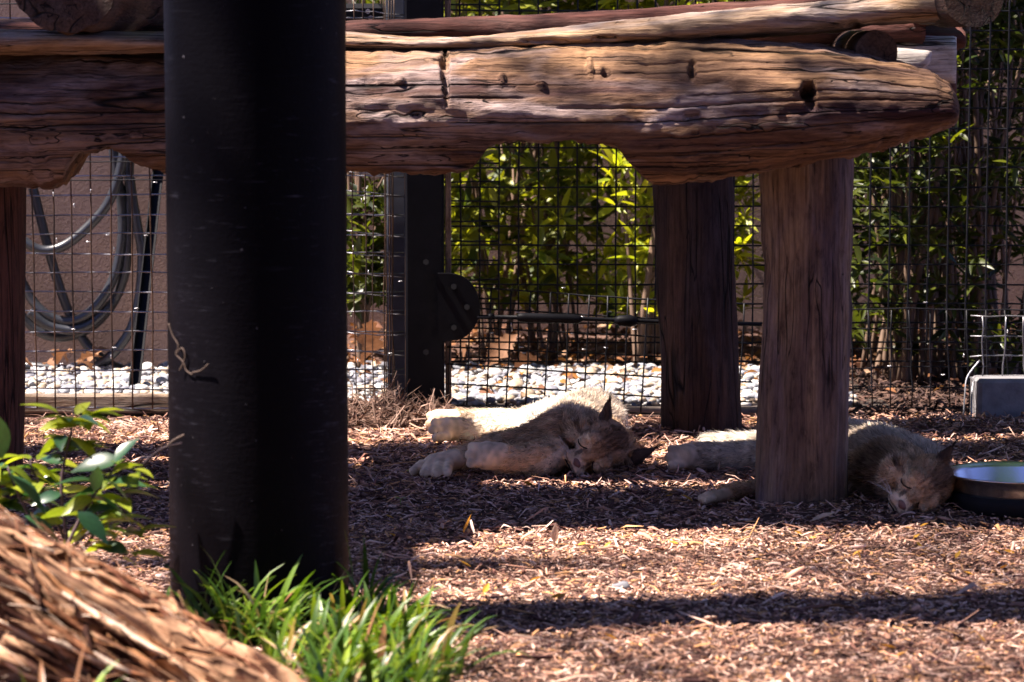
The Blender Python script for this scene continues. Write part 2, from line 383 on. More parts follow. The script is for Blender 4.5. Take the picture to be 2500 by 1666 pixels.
log_x('beam', -900, 2327, top, bot, 6.40, .185, M_beam, plat, 760, 96, .014,
      dents=((1087, 165, 13, 48, .022), (1090, 225, 9, 30, .018), (1062, 150, 30, 7, .012), (1130, 150, 36, 6, .010), (1972, 220, 20, 22, .06), (1980, 250, 14, 16, .03), (1690, 170, 10, 26, .016),
             (1690, 285, 26, 10, .016), (1480, 175, 12, 14, .012), (1320, 205, 14, 10, -.014), (1225, 190, 10, 12, -.012), (975, 200, 16, 10, -.012), (1440, 165, 9, 22, -.01), (330, 330, 20, 9, -.012), (900, 205, 24, 9, .008)),
      endround=(0, 40), sq=1.0, nomb=[(-900, 452), (0, 462), (400, 445), (850, 438), (1300, 445), (1600, 448), (1850, 420), (2100, 374), (2326, 300)], cracks=(1.72, 1.92, 2.08, 2.3, 2.47, 2.66, 2.86, 3.02, 3.22, 3.45, 3.7, 3.95, 4.25, 4.5))
top2 = [(-900, 66), (0, 72), (390, 76), (850, 80), (1000, 93), (1150, 90), (1400, 66), (1700, 32), (1900, 10), (2100, -8), (2350, -26)]
bot2 = [(-900, 130), (0, 133), (390, 131), (850, 121), (1200, 121), (1500, 114), (1700, 99), (1900, 86), (2050, 78), (2130, 62), (2250, 56), (2352, 50)]
log_x('deck_log', -900, 2352, top2, bot2, 6.44, .10, M_slab, plat, 420, 48, .008, dents=((1330, 100, 60, 7, .012), (1480, 95, 40, 6, .010), (2080, 60, 26, 14, .012), (1130, 102, 30, 8, -.006)), endround=(0, 20), sq=.75, seed=4, yoff=lambda q: -.17 + .17 * min(1, max(0, (q - 520) / 300)))
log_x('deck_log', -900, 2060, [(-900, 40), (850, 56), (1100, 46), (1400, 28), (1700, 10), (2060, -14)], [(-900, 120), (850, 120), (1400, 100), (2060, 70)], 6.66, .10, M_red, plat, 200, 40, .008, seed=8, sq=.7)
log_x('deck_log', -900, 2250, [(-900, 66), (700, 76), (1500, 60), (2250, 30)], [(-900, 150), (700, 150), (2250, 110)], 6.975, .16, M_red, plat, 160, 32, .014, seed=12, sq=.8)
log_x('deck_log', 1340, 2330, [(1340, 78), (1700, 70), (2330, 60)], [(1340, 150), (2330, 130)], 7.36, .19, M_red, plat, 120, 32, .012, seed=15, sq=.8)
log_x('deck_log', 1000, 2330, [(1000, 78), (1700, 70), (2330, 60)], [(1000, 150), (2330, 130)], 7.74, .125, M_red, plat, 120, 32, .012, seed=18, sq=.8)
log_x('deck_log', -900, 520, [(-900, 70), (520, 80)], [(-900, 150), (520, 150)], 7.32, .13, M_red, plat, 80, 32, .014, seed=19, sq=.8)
# stubs at the right end
log_x('deck_log', 1500, 2327, [(1500, 80), (2327, 90)], [(1500, 196), (2327, 206)], 6.95, .09, M_grey, plat, 70, 32, .008, seed=21, sq=.6)
log_x('deck_log', 1500, 2268, [(1500, 108), (2200, 116), (2268, 120)], [(1500, 176), (2230, 190), (2268, 150)], 6.74, .05, M_grey, plat, 60, 28, .006, seed=22, sq=.6)
a = W(2140, 126, 6.36)
log_path('cross_log', [a, a + Vector((0, .45, 0)), a + Vector((0, .9, .0))], [.042, .044, .044], M_logy, plat, 24, .004)
a = W(160, -62, 5.98); log_path('cross_log', [a, a + Vector((.01, .7, 0)), a + Vector((.02, 1.5, 0))], [.112, .12, .115], M_logy, plat, 40, .016, 16)
a = W(2378, -10, 6.2); log_path('cross_log', [a, a + Vector((0, .7, 0)), a + Vector((0, 1.4, 0))], [.06, .062, .06], M_logy, plat, 28, .010, 16)
# posts and the hidden back beam they carry
p0 = W(1962, 1262, 6.55); p1 = W(1966, 330, 6.55)
log_path('post', [(p0.x, 6.55, -.06), (p0.x - .002, 6.55, .2), (p0.x + .004, 6.55, .5), (p1.x, 6.55, .80)], [.104, .100, .095, .097], M_post, plat, 64, .011, 24)
p0 = W(1712, 1068, 7.82); p1 = W(1688, 400, 7.82)
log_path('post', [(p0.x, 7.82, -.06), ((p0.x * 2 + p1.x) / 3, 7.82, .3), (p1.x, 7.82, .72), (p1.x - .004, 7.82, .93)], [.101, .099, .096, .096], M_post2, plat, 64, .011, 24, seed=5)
p0 = WX(-56, 6.58); log_path('post', [(p0 - .02, 6.58, -.06), (p0 - .005, 6.58, .3), (p0 + .005, 6.58, .8)], [.1, .103, .1], wood('reddish_post', 2, (.13, .055, .035), (.08, .032, .024), (.12, .07, .055)), plat, 48, .006, 24, seed=9)
log_x('beam', 1500, 2330, [(1500, 150), (2330, 140)], [(1500, 260), (2330, 250)], 7.82, .07, M_red, plat, 60, 24, .008, seed=30)

# ------------------------------------------------------------------ foreground steel pole and an added shading beam
t = NT('black_painted_steel'); v = t.coords((1, 1, 1)); vs = t.coords((1, 1, 9))
n1 = t.noise(v, 3, 4, .6); scuff = t.noise(vs, 16, 5, .7, .5); mask = t.noise(v, 2.2, 3, .5); dots = t.noise(v, 130, 2, .5)
c = t.mix(t.ramp(n1, [(.3, B3), (.7, W3)]), (.002, .0018, .003), (.0045, .004, .006))
sc_ = t.math('MULTIPLY', t.ramp(scuff, [(.60, B3), (.72, W3)]), t.ramp(mask, [(.53, B3), (.66, W3)]))
c = t.mix(t.math('MULTIPLY', sc_, .55), c, (.09, .09, .12))
c = t.mix(t.ramp(dots, [(.77, B3), (.79, W3)]), c, (.16, .15, .17))
zs = t.n('SeparateXYZ', i_Vector=t.coords()); low = t.ramp(zs.outputs[2], [(.10, W3), (.60, B3)])
sc2 = t.noise(t.coords((.45, .45, 4)), 42, 5, .75, .8); rub = t.noise(t.coords((1, 1, .35)), 5, 4, .6)
c = t.mix(t.math('MULTIPLY', t.math('MULTIPLY', t.ramp(sc2, [(.56, B3), (.66, W3)]), low), t.ramp(rub, [(.42, B3), (.6, W3)])), c, (.10, .095, .13))
c = t.mix(t.math('MULTIPLY', t.math('MULTIPLY', low, t.ramp(rub, [(.35, B3), (.7, W3)])), .4), c, (.016, .009, .012))
t.bump(t.math('ADD', scuff, dots), .18, .004); M_steel = t.fin(c, .5, .035)
PX, PY, PR = WX(627, 5.28), 5.28, .153
pole = empty('steel_pole', (PX, PY, 0), 'thick black painted steel pole standing in the foreground grass', 'pole')
V = []; Fc = []; ns = 72; zz = [-.15] + [i * .1 for i in range(0, 43)]
for z in zz:
    for k in range(ns):
        a = 2 * math.pi * k / ns; r = PR + .0012 * nz(math.cos(a) * 2, math.sin(a) * 2, z * 2)
        V.append((PX + r * math.cos(a), PY + r * math.sin(a), z))
Fc = [(i * ns + k, i * ns + (k + 1) % ns, (i + 1) * ns + (k + 1) % ns, (i + 1) * ns + k) for i in range(len(zz) - 1) for k in range(ns)]
Fc.append(tuple((len(zz) - 1) * ns + k for k in range(ns)))
mk('pipe', V, Fc, M_steel, pole)

# added out-of-frame blockers: a beam shading the mulch, a dark shelter cutting skylight
mk('blocker_beam', *box((WX(775, 5.9) - 3.2 / math.tan(SUN_EL), 5.93, 3.2), (.30, 1.02, .16), bev=.01), M_steel, pole, smooth=False)
M_blocker = simple('skylight_blocker_dark', (.05, .035, .03), .9, .1)
for nm, c, d in (('blocker_roof', (0, -.6, 2.5), (9, 7.6, .12)), ('blocker_wall', (0, -3.6, 1.25), (9, .15, 2.5)), ('blocker_wall', (4.5, -1.6, 1.25), (.15, 3.85, 2.5)), ('blocker_wall', (-4.5, -1.6, 1.25), (.15, 3.85, 2.5))):
    tag(mk(nm, *box(c, d, bev=.01), M_blocker, smooth=False), kind='structure')

# ------------------------------------------------------------------ fence
def wiremat(name, c1, c2, rough, metal, sc=9):
    t = NT(name); v = t.coords(); n1 = t.noise(v, sc, 4, .65)
    return t.fin(t.mix(t.ramp(n1, [(.4, B3), (.6, W3)]), c1, c2), rough, .18, metal)
M_wblack = wiremat('black_wire', (.004, .004, .006), (.010, .010, .014), .5, .0)
M_wrust = wiremat('rusty_wire', (.10, .055, .035), (.035, .025, .022), .6, .3)
M_wgalv = wiremat('galvanised_wire', (.28, .28, .31), (.12, .115, .12), .4, .7)
M_black = simple('black_enamel', (.004, .004, .006), .5, .08, bump=.1)
M_zincd = simple('dull_bolt', (.012, .012, .014), .5, .2, .0)
M_zinc = simple('zinc_clip', (.5, .5, .52), .35, .5, .8)
def wire_panel(parent, x0, x1, z0, z1, Y, sp, r, mv, mh, slope=0.0, lean=0.0, wob=.0015, xo=0, zo=0, hv=True, vv=True, seed=0):
    rd = random.Random(seed)
    if hv:
        z = z0 + zo
        while z <= z1 + 1e-6:
            n = max(6, int((x1 - x0) / .06)); ph = rd.uniform(0, 6)
            pts = [(x0 + (x1 - x0) * i / n, Y + rd.uniform(-.001, .001), z + slope * (x1 - x0) * i / n + rd.uniform(-wob, wob) + wob * 2 * math.sin(i * .35 + ph)) for i in range(n + 1)]
            mk('horizontal_wire', *tube(pts, r, 5), mh, parent); z += sp
    if vv:
        x = x0 + xo
        while x <= x1 + 1e-6:
            n = max(5, int((z1 - z0) / .07)); ph = rd.uniform(0, 6)
            zb = z0 + slope * (x - x0); zt = z1 + slope * (x - x0)
            pts = [(x + lean * (zb + (zt - zb) * i / n - z0) + rd.uniform(-wob, wob) + wob * 2 * math.sin(i * .4 + ph), Y - .003 + rd.uniform(-.001, .001), zb + (zt - zb) * i / n) for i in range(n + 1)]
            mk('vertical_wire', *tube(pts, r, 5), mv, parent); x += sp
SP = .0508
fl = empty('wire_fence', (WX(500, 8.1), 8.1, 0), 'rusty wire mesh fence panel in front of the coiled hose', 'fence')
wire_panel(fl, WX(-60, 8.1), WX(985, 8.1), .012, 1.12, 8.10, SP, .0022, M_wrust, M_wgalv, wob=.0012, seed=1)
wire_panel(fl, WX(-60, 8.1), WX(420, 8.1), .60, 1.12, 8.094, SP, .0017, M_wrust, M_wblack, wob=.0012, zo=.008, vv=False, seed=2)
wire_panel(fl, WX(845, 8.07), WX(990, 8.07), .0, 1.10, 8.075, SP * 1.02, .0017, M_wrust, M_wgalv, slope=-.07, wob=.002, zo=.01, xo=.02, seed=3)
for k, px in enumerate((942, 951, 957, 990)):
    X = WX(px, 8.06); mk('vertical_wire', *tube([(X + .002 * nz(k, i * .5, 0) * 2, 8.06, i * .1) for i in range(12)], .0018, 5), M_wrust, fl)
fr = empty('wire_fence', (WX(1500, 8.1), 8.1, 0), 'black wire mesh fence panel in front of the green shrubs', 'fence')
wire_panel(fr, WX(1076, 8.1), WX(2620, 8.1), .135, 1.13, 8.10, SP, .0025, M_wblack, M_wblack, wob=.0006, seed=4)
wire_panel(fr, WX(1076, 8.09), WX(1218, 8.09), .14, 1.12, 8.09, SP, .0025, M_wblack, M_wblack, wob=.0008, zo=.008, xo=.012, vv=False, seed=5)
wire_panel(fr, WX(1090, 8.05), WX(1840, 8.05), .03, .335, 8.05, SP, .0024, M_wblack, M_wblack, slope=-.055, lean=.05, wob=.0012, seed=6)
wire_panel(fr, WX(1990, 8.05), WX(2640, 8.05), .02, .2742, 8.06, SP, .0020, M_wblack, M_wblack, slope=.0, lean=-.03, wob=.002, seed=7)
# little clips that tie the mesh sheets together
rd = random.Random(5)
cv, cf = tube([(0, 0.004 * math.sin(a), .005 * math.cos(a)) for a in np.linspace(0, 6.28, 9)], .0013, 5); clipm = mesh_of('clip', cv, cf); clipm.materials.append(M_zinc)
for i in range(46):
    par, px, py = (fl, rd.choice([rd.uniform(90, 380), rd.uniform(860, 985)]), rd.uniform(400, 960)) if i < 24 else (fr, rd.uniform(1120, 1560) if i < 40 else rd.uniform(2000, 2490), rd.uniform(700, 930))
    o = bpy.data.objects.new('clip', clipm); COL.objects.link(o); o.location = W(px, py, 8.05); o.rotation_euler = (0, rd.choice((0, 1.57)), 0); setparent(o, par)
# galvanised mesh flap above the concrete block
fg = empty('mesh_flap', W(2440, 925, 7.99), 'loose flap of galvanised mesh above the concrete block', 'mesh')
wire_panel(fg, WX(2372, 7.99), WX(2640, 7.99), W(0, 922, 7.99).z, W(0, 922, 7.99).z + .158, 7.99, .052, .002, M_wgalv, M_wgalv, wob=.002, xo=.035, seed=9)
for p in ([(2385, 925, 7.97), (2376, 935, 7.95), (2372, 980, 7.92), (2371, 1035, 7.90)], [(2352, 1020, 7.93), (2356, 960, 7.95), (2362, 920, 7.97), (2392, 880, 7.985)]):
    mk('bent_wire', *tube(catmull([W(*q) for q in p], 5), .0022, 6), M_wgalv, fg)
blk = tag(mk('concrete_block', *box((WX(2495, 7.93), 7.96, .035), (.225, .12, .15), Matrix.Rotation(.06, 3, 'Z'), .008),
     simple('concrete', (.17, .165, .175), .9, .15, sc=30, bump=.5, bsc=120), smooth=False), 'grey concrete block at the foot of the fence', 'block')

# fence post with gusset plate, channel and board
fp = empty('fence_post', (WX(1037, 8.05), 8.05, 0), 'black square steel fence post with rounded gusset plate', 'post')
mk('post_tube', *box((WX(1037, 8.05), 8.06, 1.4), (.100, .08, 2.9), bev=.006), M_black, fp, smooth=False)
gp = []; c = W(1088, 750, 8.005)
ring = [(c.x - .02, c.z - .088)] + [(c.x + .088 * math.sin(a) ** .8 * (1 if True else 0), c.z - .088 * math.cos(a)) for a in np.linspace(0.05, math.pi - .05, 18)] + [(c.x - .02, c.z + .088)]
n = len(ring); gp = [(x, 7.995, z) for x, z in ring] + [(x, 8.012, z) for x, z in ring]
mk('gusset_plate', gp, [tuple(range(n)), tuple(range(n, 2 * n))[::-1]] + [(i, i + n, (i + 1) % n + n, (i + 1) % n) for i in range(n)], M_black, fp, smooth=False)
for bx_, by_ in ((1108, 700), (1108, 800), (1140, 750), (1040, 640), (1040, 860)):
    mk('bolt', *tube([W(bx_, by_, 7.996), W(bx_, by_, 7.984)], .008, 6), M_zincd, fp, smooth=False)
mk('channel', *join([box((WX(967, 8.12), 8.135, 1.4), (.046, .006, 2.9), bev=.002), box((WX(946, 8.12), 8.15, 1.4), (.005, .03, 2.9), bev=.001), box((WX(989, 8.12), 8.15, 1.4), (.005, .03, 2.9), bev=.001)]),
   simple('blue_grey_steel', (.06, .065, .085), .5, .4, .3), fp, smooth=False)
mk('edge_board', *box((WX(1094, 8.08), 8.085, 1.4), (.016, .03, 2.8), bev=.002), wood('edge_board', 2, (.28, .2, .15), (.18, .12, .09), (.3, .25, .22)), fp, smooth=False)
# tie rod with turnbuckle
tr = empty('tie_rod', W(1500, 783, 8.03), 'black threaded tie rod with turnbuckle running along the fence', 'rod')
mk('rod', *tube([W(1165, 774, 8.0), W(1400, 778, 8.02), W(1640, 787, 8.03), W(1860, 792, 8.03)], .0058, 10), M_black, tr)
mk('turnbuckle', *tube([W(1262, 775, 8.01), W(1268, 775, 8.01), W(1280, 776, 8.01), W(1400, 779, 8.02), W(1412, 780, 8.02), W(1420, 780, 8.02)], [.007, .011, .0125, .0125, .011, .007], 12), M_black, tr)
mk('clevis', *tube([W(1500, 783, 8.02), W(1512, 783, 8.02), W(1540, 784, 8.02), W(1556, 785, 8.02)], [.008, .014, .016, .009], 10), M_black, tr)
mk('nut', *tube([W(1192, 774, 8.0), W(1204, 774, 8.0)], .0095, 6), M_black, tr)
# top rail seen above the deck
mr = empty('fence_rail', W(640, 35, 8.14), 'black horizontal steel rail behind the top of the deck', 'rail')
mk('rail_tube', *box((WX(620, 8.15), 8.16, W(0, 35, 8.15).z), (.70, .05, .055), bev=.012), M_black, mr, smooth=False)
for px in (898, 905): mk('bolt', *tube([W(px, 28 if px == 898 else 44, 8.125), W(px, 28 if px == 898 else 44, 8.105)], .007, 6), M_zinc, mr, smooth=False)

# timber edging below the left panel
tag(mk('edging_board', *box((WX(120, 8.17) - .15, 8.165, .018), (1.05, .035, .05), bev=.006), wood('edging', 0, (.34, .25, .17), (.24, .16, .1), (.35, .31, .28)), smooth=False), 'low timber edging board under the left fence panel', 'board')

# ------------------------------------------------------------------ hose, angle iron
M_hose = simple('dark_rubber_hose', (.020, .022, .028), .34, .5, bump=.08, bsc=300)
def Hc(x, y, Y): return W(x / 2.119, 340 + y / 2.119, Y + .86)
paths = [
 [(640, -140, 8.16), (642, 40, 8.15), (612, 200, 8.15), (560, 330, 8.15), (480, 430, 8.15), (380, 520, 8.15), (300, 565, 8.15), (220, 575, 8.15), (150, 545, 8.15), (70, 470, 8.16), (10, 330, 8.17), (-20, 120, 8.17), (20, -120, 8.18)],
 [(600, -140, 8.2), (585, 40, 8.19), (625, 300, 8.19), (632, 500, 8.19), (600, 680, 8.19), (540, 810, 8.18), (460, 900, 8.18), (390, 938, 8.18), (320, 942, 8.18), (230, 900, 8.18), (150, 805, 8.19), (70, 620, 8.19), (40, 380, 8.19), (60, 100, 8.2)],
 [(670, -140, 8.2), (668, 200, 8.2), (660, 600, 8.2), (610, 800, 8.21), (520, 930, 8.21), (420, 1000, 8.21), (320, 1025, 8.21), (230, 1010, 8.2), (150, 955, 8.2), (60, 830, 8.2), (10, 600, 8.2), (0, 300, 8.2)],
 [(150, 895, 8.17), (240, 960, 8.17), (330, 985, 8.17), (400, 985, 8.17), (470, 955, 8.18), (560, 870, 8.2), (625, 760, 8.22), (648, 500, 8.22)],
 [(672, 200, 8.17), (690, 330, 8.17), (715, 470, 8.17), (735, 600, 8.17), (725, 780, 8.17), (690, 950, 8.17), (620, 1070, 8.17), (530, 1155, 8.17), (440, 1193, 8.18), (300, 1190, 8.19), (190, 1178, 8.2), (60, 1170, 8.22)],
 [(170, 250, 8.22), (215, 430, 8.22), (265, 620, 8.22), (320, 800, 8.22), (370, 925, 8.22), (440, 1050, 8.21), (520, 1130, 8.2), (600, 1180, 8.2), (720, 1212, 8.21), (860, 1225, 8.22), (1000, 1230, 8.22)]]
tag(mk('garden_hose', *join([tube(catmull([Hc(*q) for q in p], 7), .0142, 12) for p in paths]), M_hose), 'dark grey garden hose hanging in loose coils on the brown wall', 'hose')
ai = empty('angle_iron', Hc(690, 1320, 8.2), 'black slotted angle iron leaning on the brown wall', 'angle iron')
a, b_ = Hc(692, 1335, 7.66), Hc(832, 60, 8.235); d = (b_ - a); L = d.length
R = d.to_track_quat('Z', 'Y').to_matrix()
mk('flange', *box((a + b_) / 2, (.030, .004, L), R, .001), M_black, ai, smooth=False)
mk('flange', *box((a + b_) / 2 + R @ Vector((.012, .014, 0)), (.004, .024, L), R, .001), M_black, ai, smooth=False)
for k in (.375, .405):
    q = a + d * k; mk('slot', *box(q + R @ Vector((.0, -.0035, 0)), (.006, .004, .016), R, .0015), simple('slot_light', (.42, .33, .24), .9), ai, smooth=False)

# ------------------------------------------------------------------ leaves and shrubs
def leaf_mesh(name, L, Wd, fold=.25, droop=.25, n=5):
    V = []; Fc = []
    for i in range(n + 1):
        t_ = i / n; w_ = Wd * (math.sin(math.pi * min(t_ * 1.0, 1) ** .8) * .5 + (.03 if i in (0, n) else .0)); y = L * t_
        z = -droop * L * t_ * t_
        V += [(-w_, y, z + fold * w_), (0, y, z), (w_, y, z + fold * w_)]
    for i in range(n):
        o = i * 3
        Fc += [(o, o + 1, o + 4, o + 3), (o + 1, o + 2, o + 5, o + 4)]
    return mesh_of(name, V, Fc)
def frame(pos, d, roll, s):
    d = Vector(d).normalized(); up = Vector((0, 0, 1)) if abs(d.z) < .95 else Vector((0, 1, 0))
    x = d.cross(up).normalized(); z = x.cross(d)
    M = Matrix((x, d, z)).transposed().to_4x4()
    return Matrix.Translation(pos) @ M @ Matrix.Rotation(roll, 4, 'Y') @ Matrix.Scale(s, 4)
M_lfA = leafmat('shrub_leaf', (.07, .11, .008), (.50, .48, .03), .45, .33)
M_lfB = leafmat('yellow_green_leaf', (.24, .30, .015), (.48, .44, .03), .45, .4)
M_lfD = leafmat('dark_shrub_leaf', (.014, .028, .007), (.16, .18, .013), .38, .3)
M_stem = simple('shrub_stem', (.13, .085, .06), .8, .2)
M_folA = vcol('shrub_foliage', .4, .4, .40, tint=(1.5, 1.5, .5))
def shrub(label, base, box_, nspray, leafL, leafW, mat, pal, nl=(6, 9), npart=280, nst=12, seed=1, bare=0.0, dens=None):
    rd = random.Random(seed); (x0, x1), (y0, y1), (z0, z1) = box_
    e = empty('shrub', base, label, 'shrub', None)
    lm = leaf_mesh('leaf', 1, leafW / leafL, .3, .22); lm.materials.append(mat)
    lv = np.array([q.co[:] for q in lm.vertices]); lf = np.array([list(p.vertices) for p in lm.polygons])
    # stems rise from the base and fork
    tips = []
    for i in range(nst):
        bx = Vector(base) + Vector((rd.uniform(-.5, .5) * (x1 - x0) * .55, rd.uniform(-.12, .12), 0))
        tx = Vector((rd.uniform(x0, x1), rd.uniform(y0, y1), z0 + (z1 - z0) * rd.uniform(.55, 1.0)))
        mid = bx.lerp(tx, .45) + Vector((rd.uniform(-.06, .06), rd.uniform(-.05, .05), .05))
        P = catmull([bx - Vector((0, 0, .03)), mid, tx], 6); r = rd.uniform(.004, .011)
        parts = [tube(P, [r * (1 - .6 * k / (len(P) - 1)) for k in range(len(P))], 6)]
        for _ in range(3):
            k = rd.randint(3, len(P) - 2); q = P[k] + Vector((rd.uniform(-.16, .16), rd.uniform(-.1, .1), rd.uniform(.06, .22)))
            parts.append(tube([P[k], P[k].lerp(q, .5) + Vector((0, 0, .01)), q], [r * .5, r * .4, r * .25], 5))
        mk('stem', *join(parts), M_stem, e)
    leaves = []
    for i in range(nspray):
        for _ in range(20):
            p = Vector((rd.uniform(x0, x1), rd.uniform(y0, y1), rd.uniform(z0, z1)))
            g = nz(p.x * 4.2 + seed, p.y * 4.2, p.z * 4.2)
            if dens is not None and rd.random() > dens(p): continue
            if g > rd.uniform(-.32, .12): break
        tilt = Vector((rd.uniform(-.6, .6), rd.uniform(-1.0, .15), rd.uniform(.15, 1.0))).normalized()
        k = rd.randint(*nl); a0 = rd.uniform(0, 6.28); s0 = rd.uniform(.7, 1.15)
        sx = tilt.cross(Vector((0, 0, 1) if abs(tilt.z) < .9 else (1, 0, 0))).normalized(); sy = tilt.cross(sx)
        for j in range(k):
            a = a0 + 6.28 * j / k + rd.uniform(-.25, .25); op = rd.uniform(.15, .9)
            d = (sx * math.cos(a) + sy * math.sin(a)) * 1.0 + tilt * op
            leaves.append((frame(p - tilt * rd.uniform(0, .025), d, rd.uniform(-.9, .9), leafL * s0 * rd.uniform(.45, 1.2)), p.y))
    leaves.sort(key=lambda q: q[1])
    for M, _ in leaves[:npart]:
        o = bpy.data.objects.new('leaf', lm); COL.objects.link(o); o.matrix_world = M; o.parent = e; o.matrix_parent_inverse = Matrix.Translation(-e.location)
    rest = leaves[npart:]
    if rest:
        V = np.concatenate([lv @ np.array(M.to_3x3()).T + np.array(M.translation) for M, _ in rest]); nv = len(lv)
        Fc = np.concatenate([lf + i * nv for i in range(len(rest))])
        pal = np.array(pal); cc = np.array([pal[0] + (pal[1] - pal[0]) * rd.random() for _ in rest])
        tag(mk('foliage', V, Fc, M_folA, e, cols=np.repeat(cc, nv, 0)), kind='stuff')
    return e
PA = [(.02, .04, .008), (.26, .27, .02)]; PD = [(.008, .016, .005), (.07, .085, .010)]; PB = [(.18, .24, .02), (.44, .42, .03)]
shrub('broad green shrub with whorled leaves behind the middle of the fence', (.06, 9.6, 0), ((WX(1050, 9.5), WX(1500, 9.6)), (9.2, 10.15), (.16, 1.9)), 800, .095, .026, M_lfA, PA, seed=1, nst=16)
shrub('yellow-green narrow-leaved shrub beside the back wooden post', (.42, 9.15, 0), ((WX(1500, 9), WX(1850, 9.1)), (9.1, 9.7), (.14, 1.8)), 560, .09, .019, M_lfB, PB, nl=(8, 11), seed=2)
shrub('dark leafy shrub filling the right end of the fence', (1.22, 8.85, 0), ((WX(1960, 8.7), WX(2620, 8.8)), (8.45, 9.9), (.08, 2.4)), 3000, .078, .019, M_lfD, PD, seed=3, nst=60, dens=lambda p: .45 + .55 * min(1, max(0, (p.z - .25) / .5)))
shrub('small shrub in shade left of the square fence post', (-.42, 9.25, 0), ((WX(830, 9.1), WX(1000, 9.2)), (9.0, 9.5), (.2, 1.6)), 260, .08, .024, M_lfD, PD, npart=200, nst=6, seed=4)

def big_tree(label, base, cc, rr, n, seed):  # added out of view; the dense crowns block skylight
    rd = random.Random(seed); e = empty('blocker_tree', base, label, 'blocker_tree'); b = Vector(base); c = Vector(cc)
    mk('trunk', *tube(catmull([b - Vector((0, 0, .1)), b.lerp(c, .35) + Vector((.08, 0, 0)), b.lerp(c, .7), c], 6), list(np.linspace(.2, .06, 19)), 14), M_stem, e)
    for k in range(8):
        q = c + Vector((rd.uniform(-.7, .7) * rr[0], rd.uniform(-.7, .7) * rr[1], rd.uniform(-.3, .6) * rr[2])); s_ = b.lerp(c, rd.uniform(.5, .95))
        mk('limb', *tube(catmull([s_, s_.lerp(q, .5) + Vector((0, 0, .15)), q], 5), list(np.linspace(.06, .015, 11)), 8), M_stem, e)
    lm = leaf_mesh('leaf', 1, .4, .3, .2, 3); lv = np.array([q.co[:] for q in lm.vertices]); lf = np.array([list(p.vertices) for p in lm.polygons]); VV = []; CC = []
    for i in range(n):
        while True:
            u = Vector((rd.uniform(-1, 1), rd.uniform(-1, 1), rd.uniform(-1, 1)))
            if u.length < 1 and nz(u.x * 3 + seed, u.y * 3, u.z * 3) > -.15: break
        M = frame(c + Vector((u.x * rr[0], u.y * rr[1], u.z * rr[2])), (rd.uniform(-1, 1), rd.uniform(-1, 1), rd.uniform(-.6, .5)), rd.uniform(-1, 1), rd.uniform(.18, .34))
        VV.append(lv @ np.array(M.to_3x3()).T + np.array(M.translation)); CC += [(.03 + .05 * rd.random(), .08 + .07 * rd.random(), .015)] * len(lv)
    FF = np.concatenate([lf + i * len(lv) for i in range(n)])
    tag(mk('crown', np.concatenate(VV), FF, M_folA, e, cols=np.array(CC)), kind='stuff')
big_tree('broad leafy tree added unseen right of the enclosure to block skylight', (4.2, 7.5, 0), (3.0, 6.6, 5.4), (3.6, 6.0, 2.0), 8500, 5)
big_tree('leafy tree added unseen far left of the enclosure to block skylight', (-9.5, 8, 0), (-9.0, 7.0, 4.6), (2.6, 8.5, 4.4), 9000, 7)
big_tree('broad leafy tree added unseen behind the back wall to block skylight', (1.5, 13.2, 0), (.8, 13.0, 4.4), (6.5, 2.4, 2.9), 6500, 6)

# a high sparse tree between the sun and the enclosure: added unseen, leaves set along sun rays to shape the light patches
def dapple_tree(label, base, seed):
    rd = random.Random(seed); e = empty('blocker_tree', base, label, 'blocker_tree'); b = Vector(base); back = -SUND
    def cover(x, y):
        n = .5 * nz(x * 2.2 + 3, y * 2.2, 5)
        if y > 8.15: return 0
        if x < -.62: return .35 + n if y > 5.6 else 0
        if x < -.22: return (1.5 if 5.45 < y < 7.2 else .25) + n
        if y < 5.42: return .62 + n * .6 if x > -.1 else .15
        if y < 6.5: return max(0, min(1, (x - .35) / .4)) * (.72 + n * .4)
        return .25 + n
    lm = leaf_mesh('leaf', 1, .42, .3, .2, 3); lv = np.array([q.co[:] for q in lm.vertices]); lf = np.array([list(p.vertices) for p in lm.polygons]); VV = []; CC = []; i = 0; anchors = []
    while i < 4200:
        x, y = rd.uniform(-1.9, 2.2), rd.uniform(4.0, 8.1)
        if rd.random() * 1.5 > cover(x, y): continue
        h_ = rd.uniform(7.2, 10.2); p = Vector((x, y, 0)) + back * (h_ / back.z)
        M = frame(p, (rd.uniform(-1, 1), rd.uniform(-1, 1), rd.uniform(-.5, .5)), rd.uniform(-1, 1), rd.uniform(.06, .12))
        VV.append(lv @ np.array(M.to_3x3()).T + np.array(M.translation)); CC += [(.04 + .05 * rd.random(), .09 + .07 * rd.random(), .015)] * len(lv); i += 1
        if i % 420 == 1: anchors.append(p)
    c = sum(anchors, Vector()) / len(anchors) - Vector((0, 0, 1.5))
    mk('trunk', *tube(catmull([b - Vector((0, 0, .1)), b.lerp(c, .4), b.lerp(c, .75) + Vector((-.2, 0, 0)), c], 6), list(np.linspace(.17, .05, 19)), 14), M_stem, e)
    for q in anchors: mk('limb', *tube(catmull([c - Vector((0, 0, .4)), c.lerp(q, .5), q], 5), list(np.linspace(.03, .008, 11)), 8), M_stem, e)
    tag(mk('crown', np.concatenate(VV), np.concatenate([lf + k * len(lv) for k in range(i)]), M_folA, e, cols=np.array(CC)), kind='stuff')
dapple_tree('tall slender tree added unseen left of the enclosure, thin crown shaped to dapple the sun', (-7.6, 6.4, 0), 9)

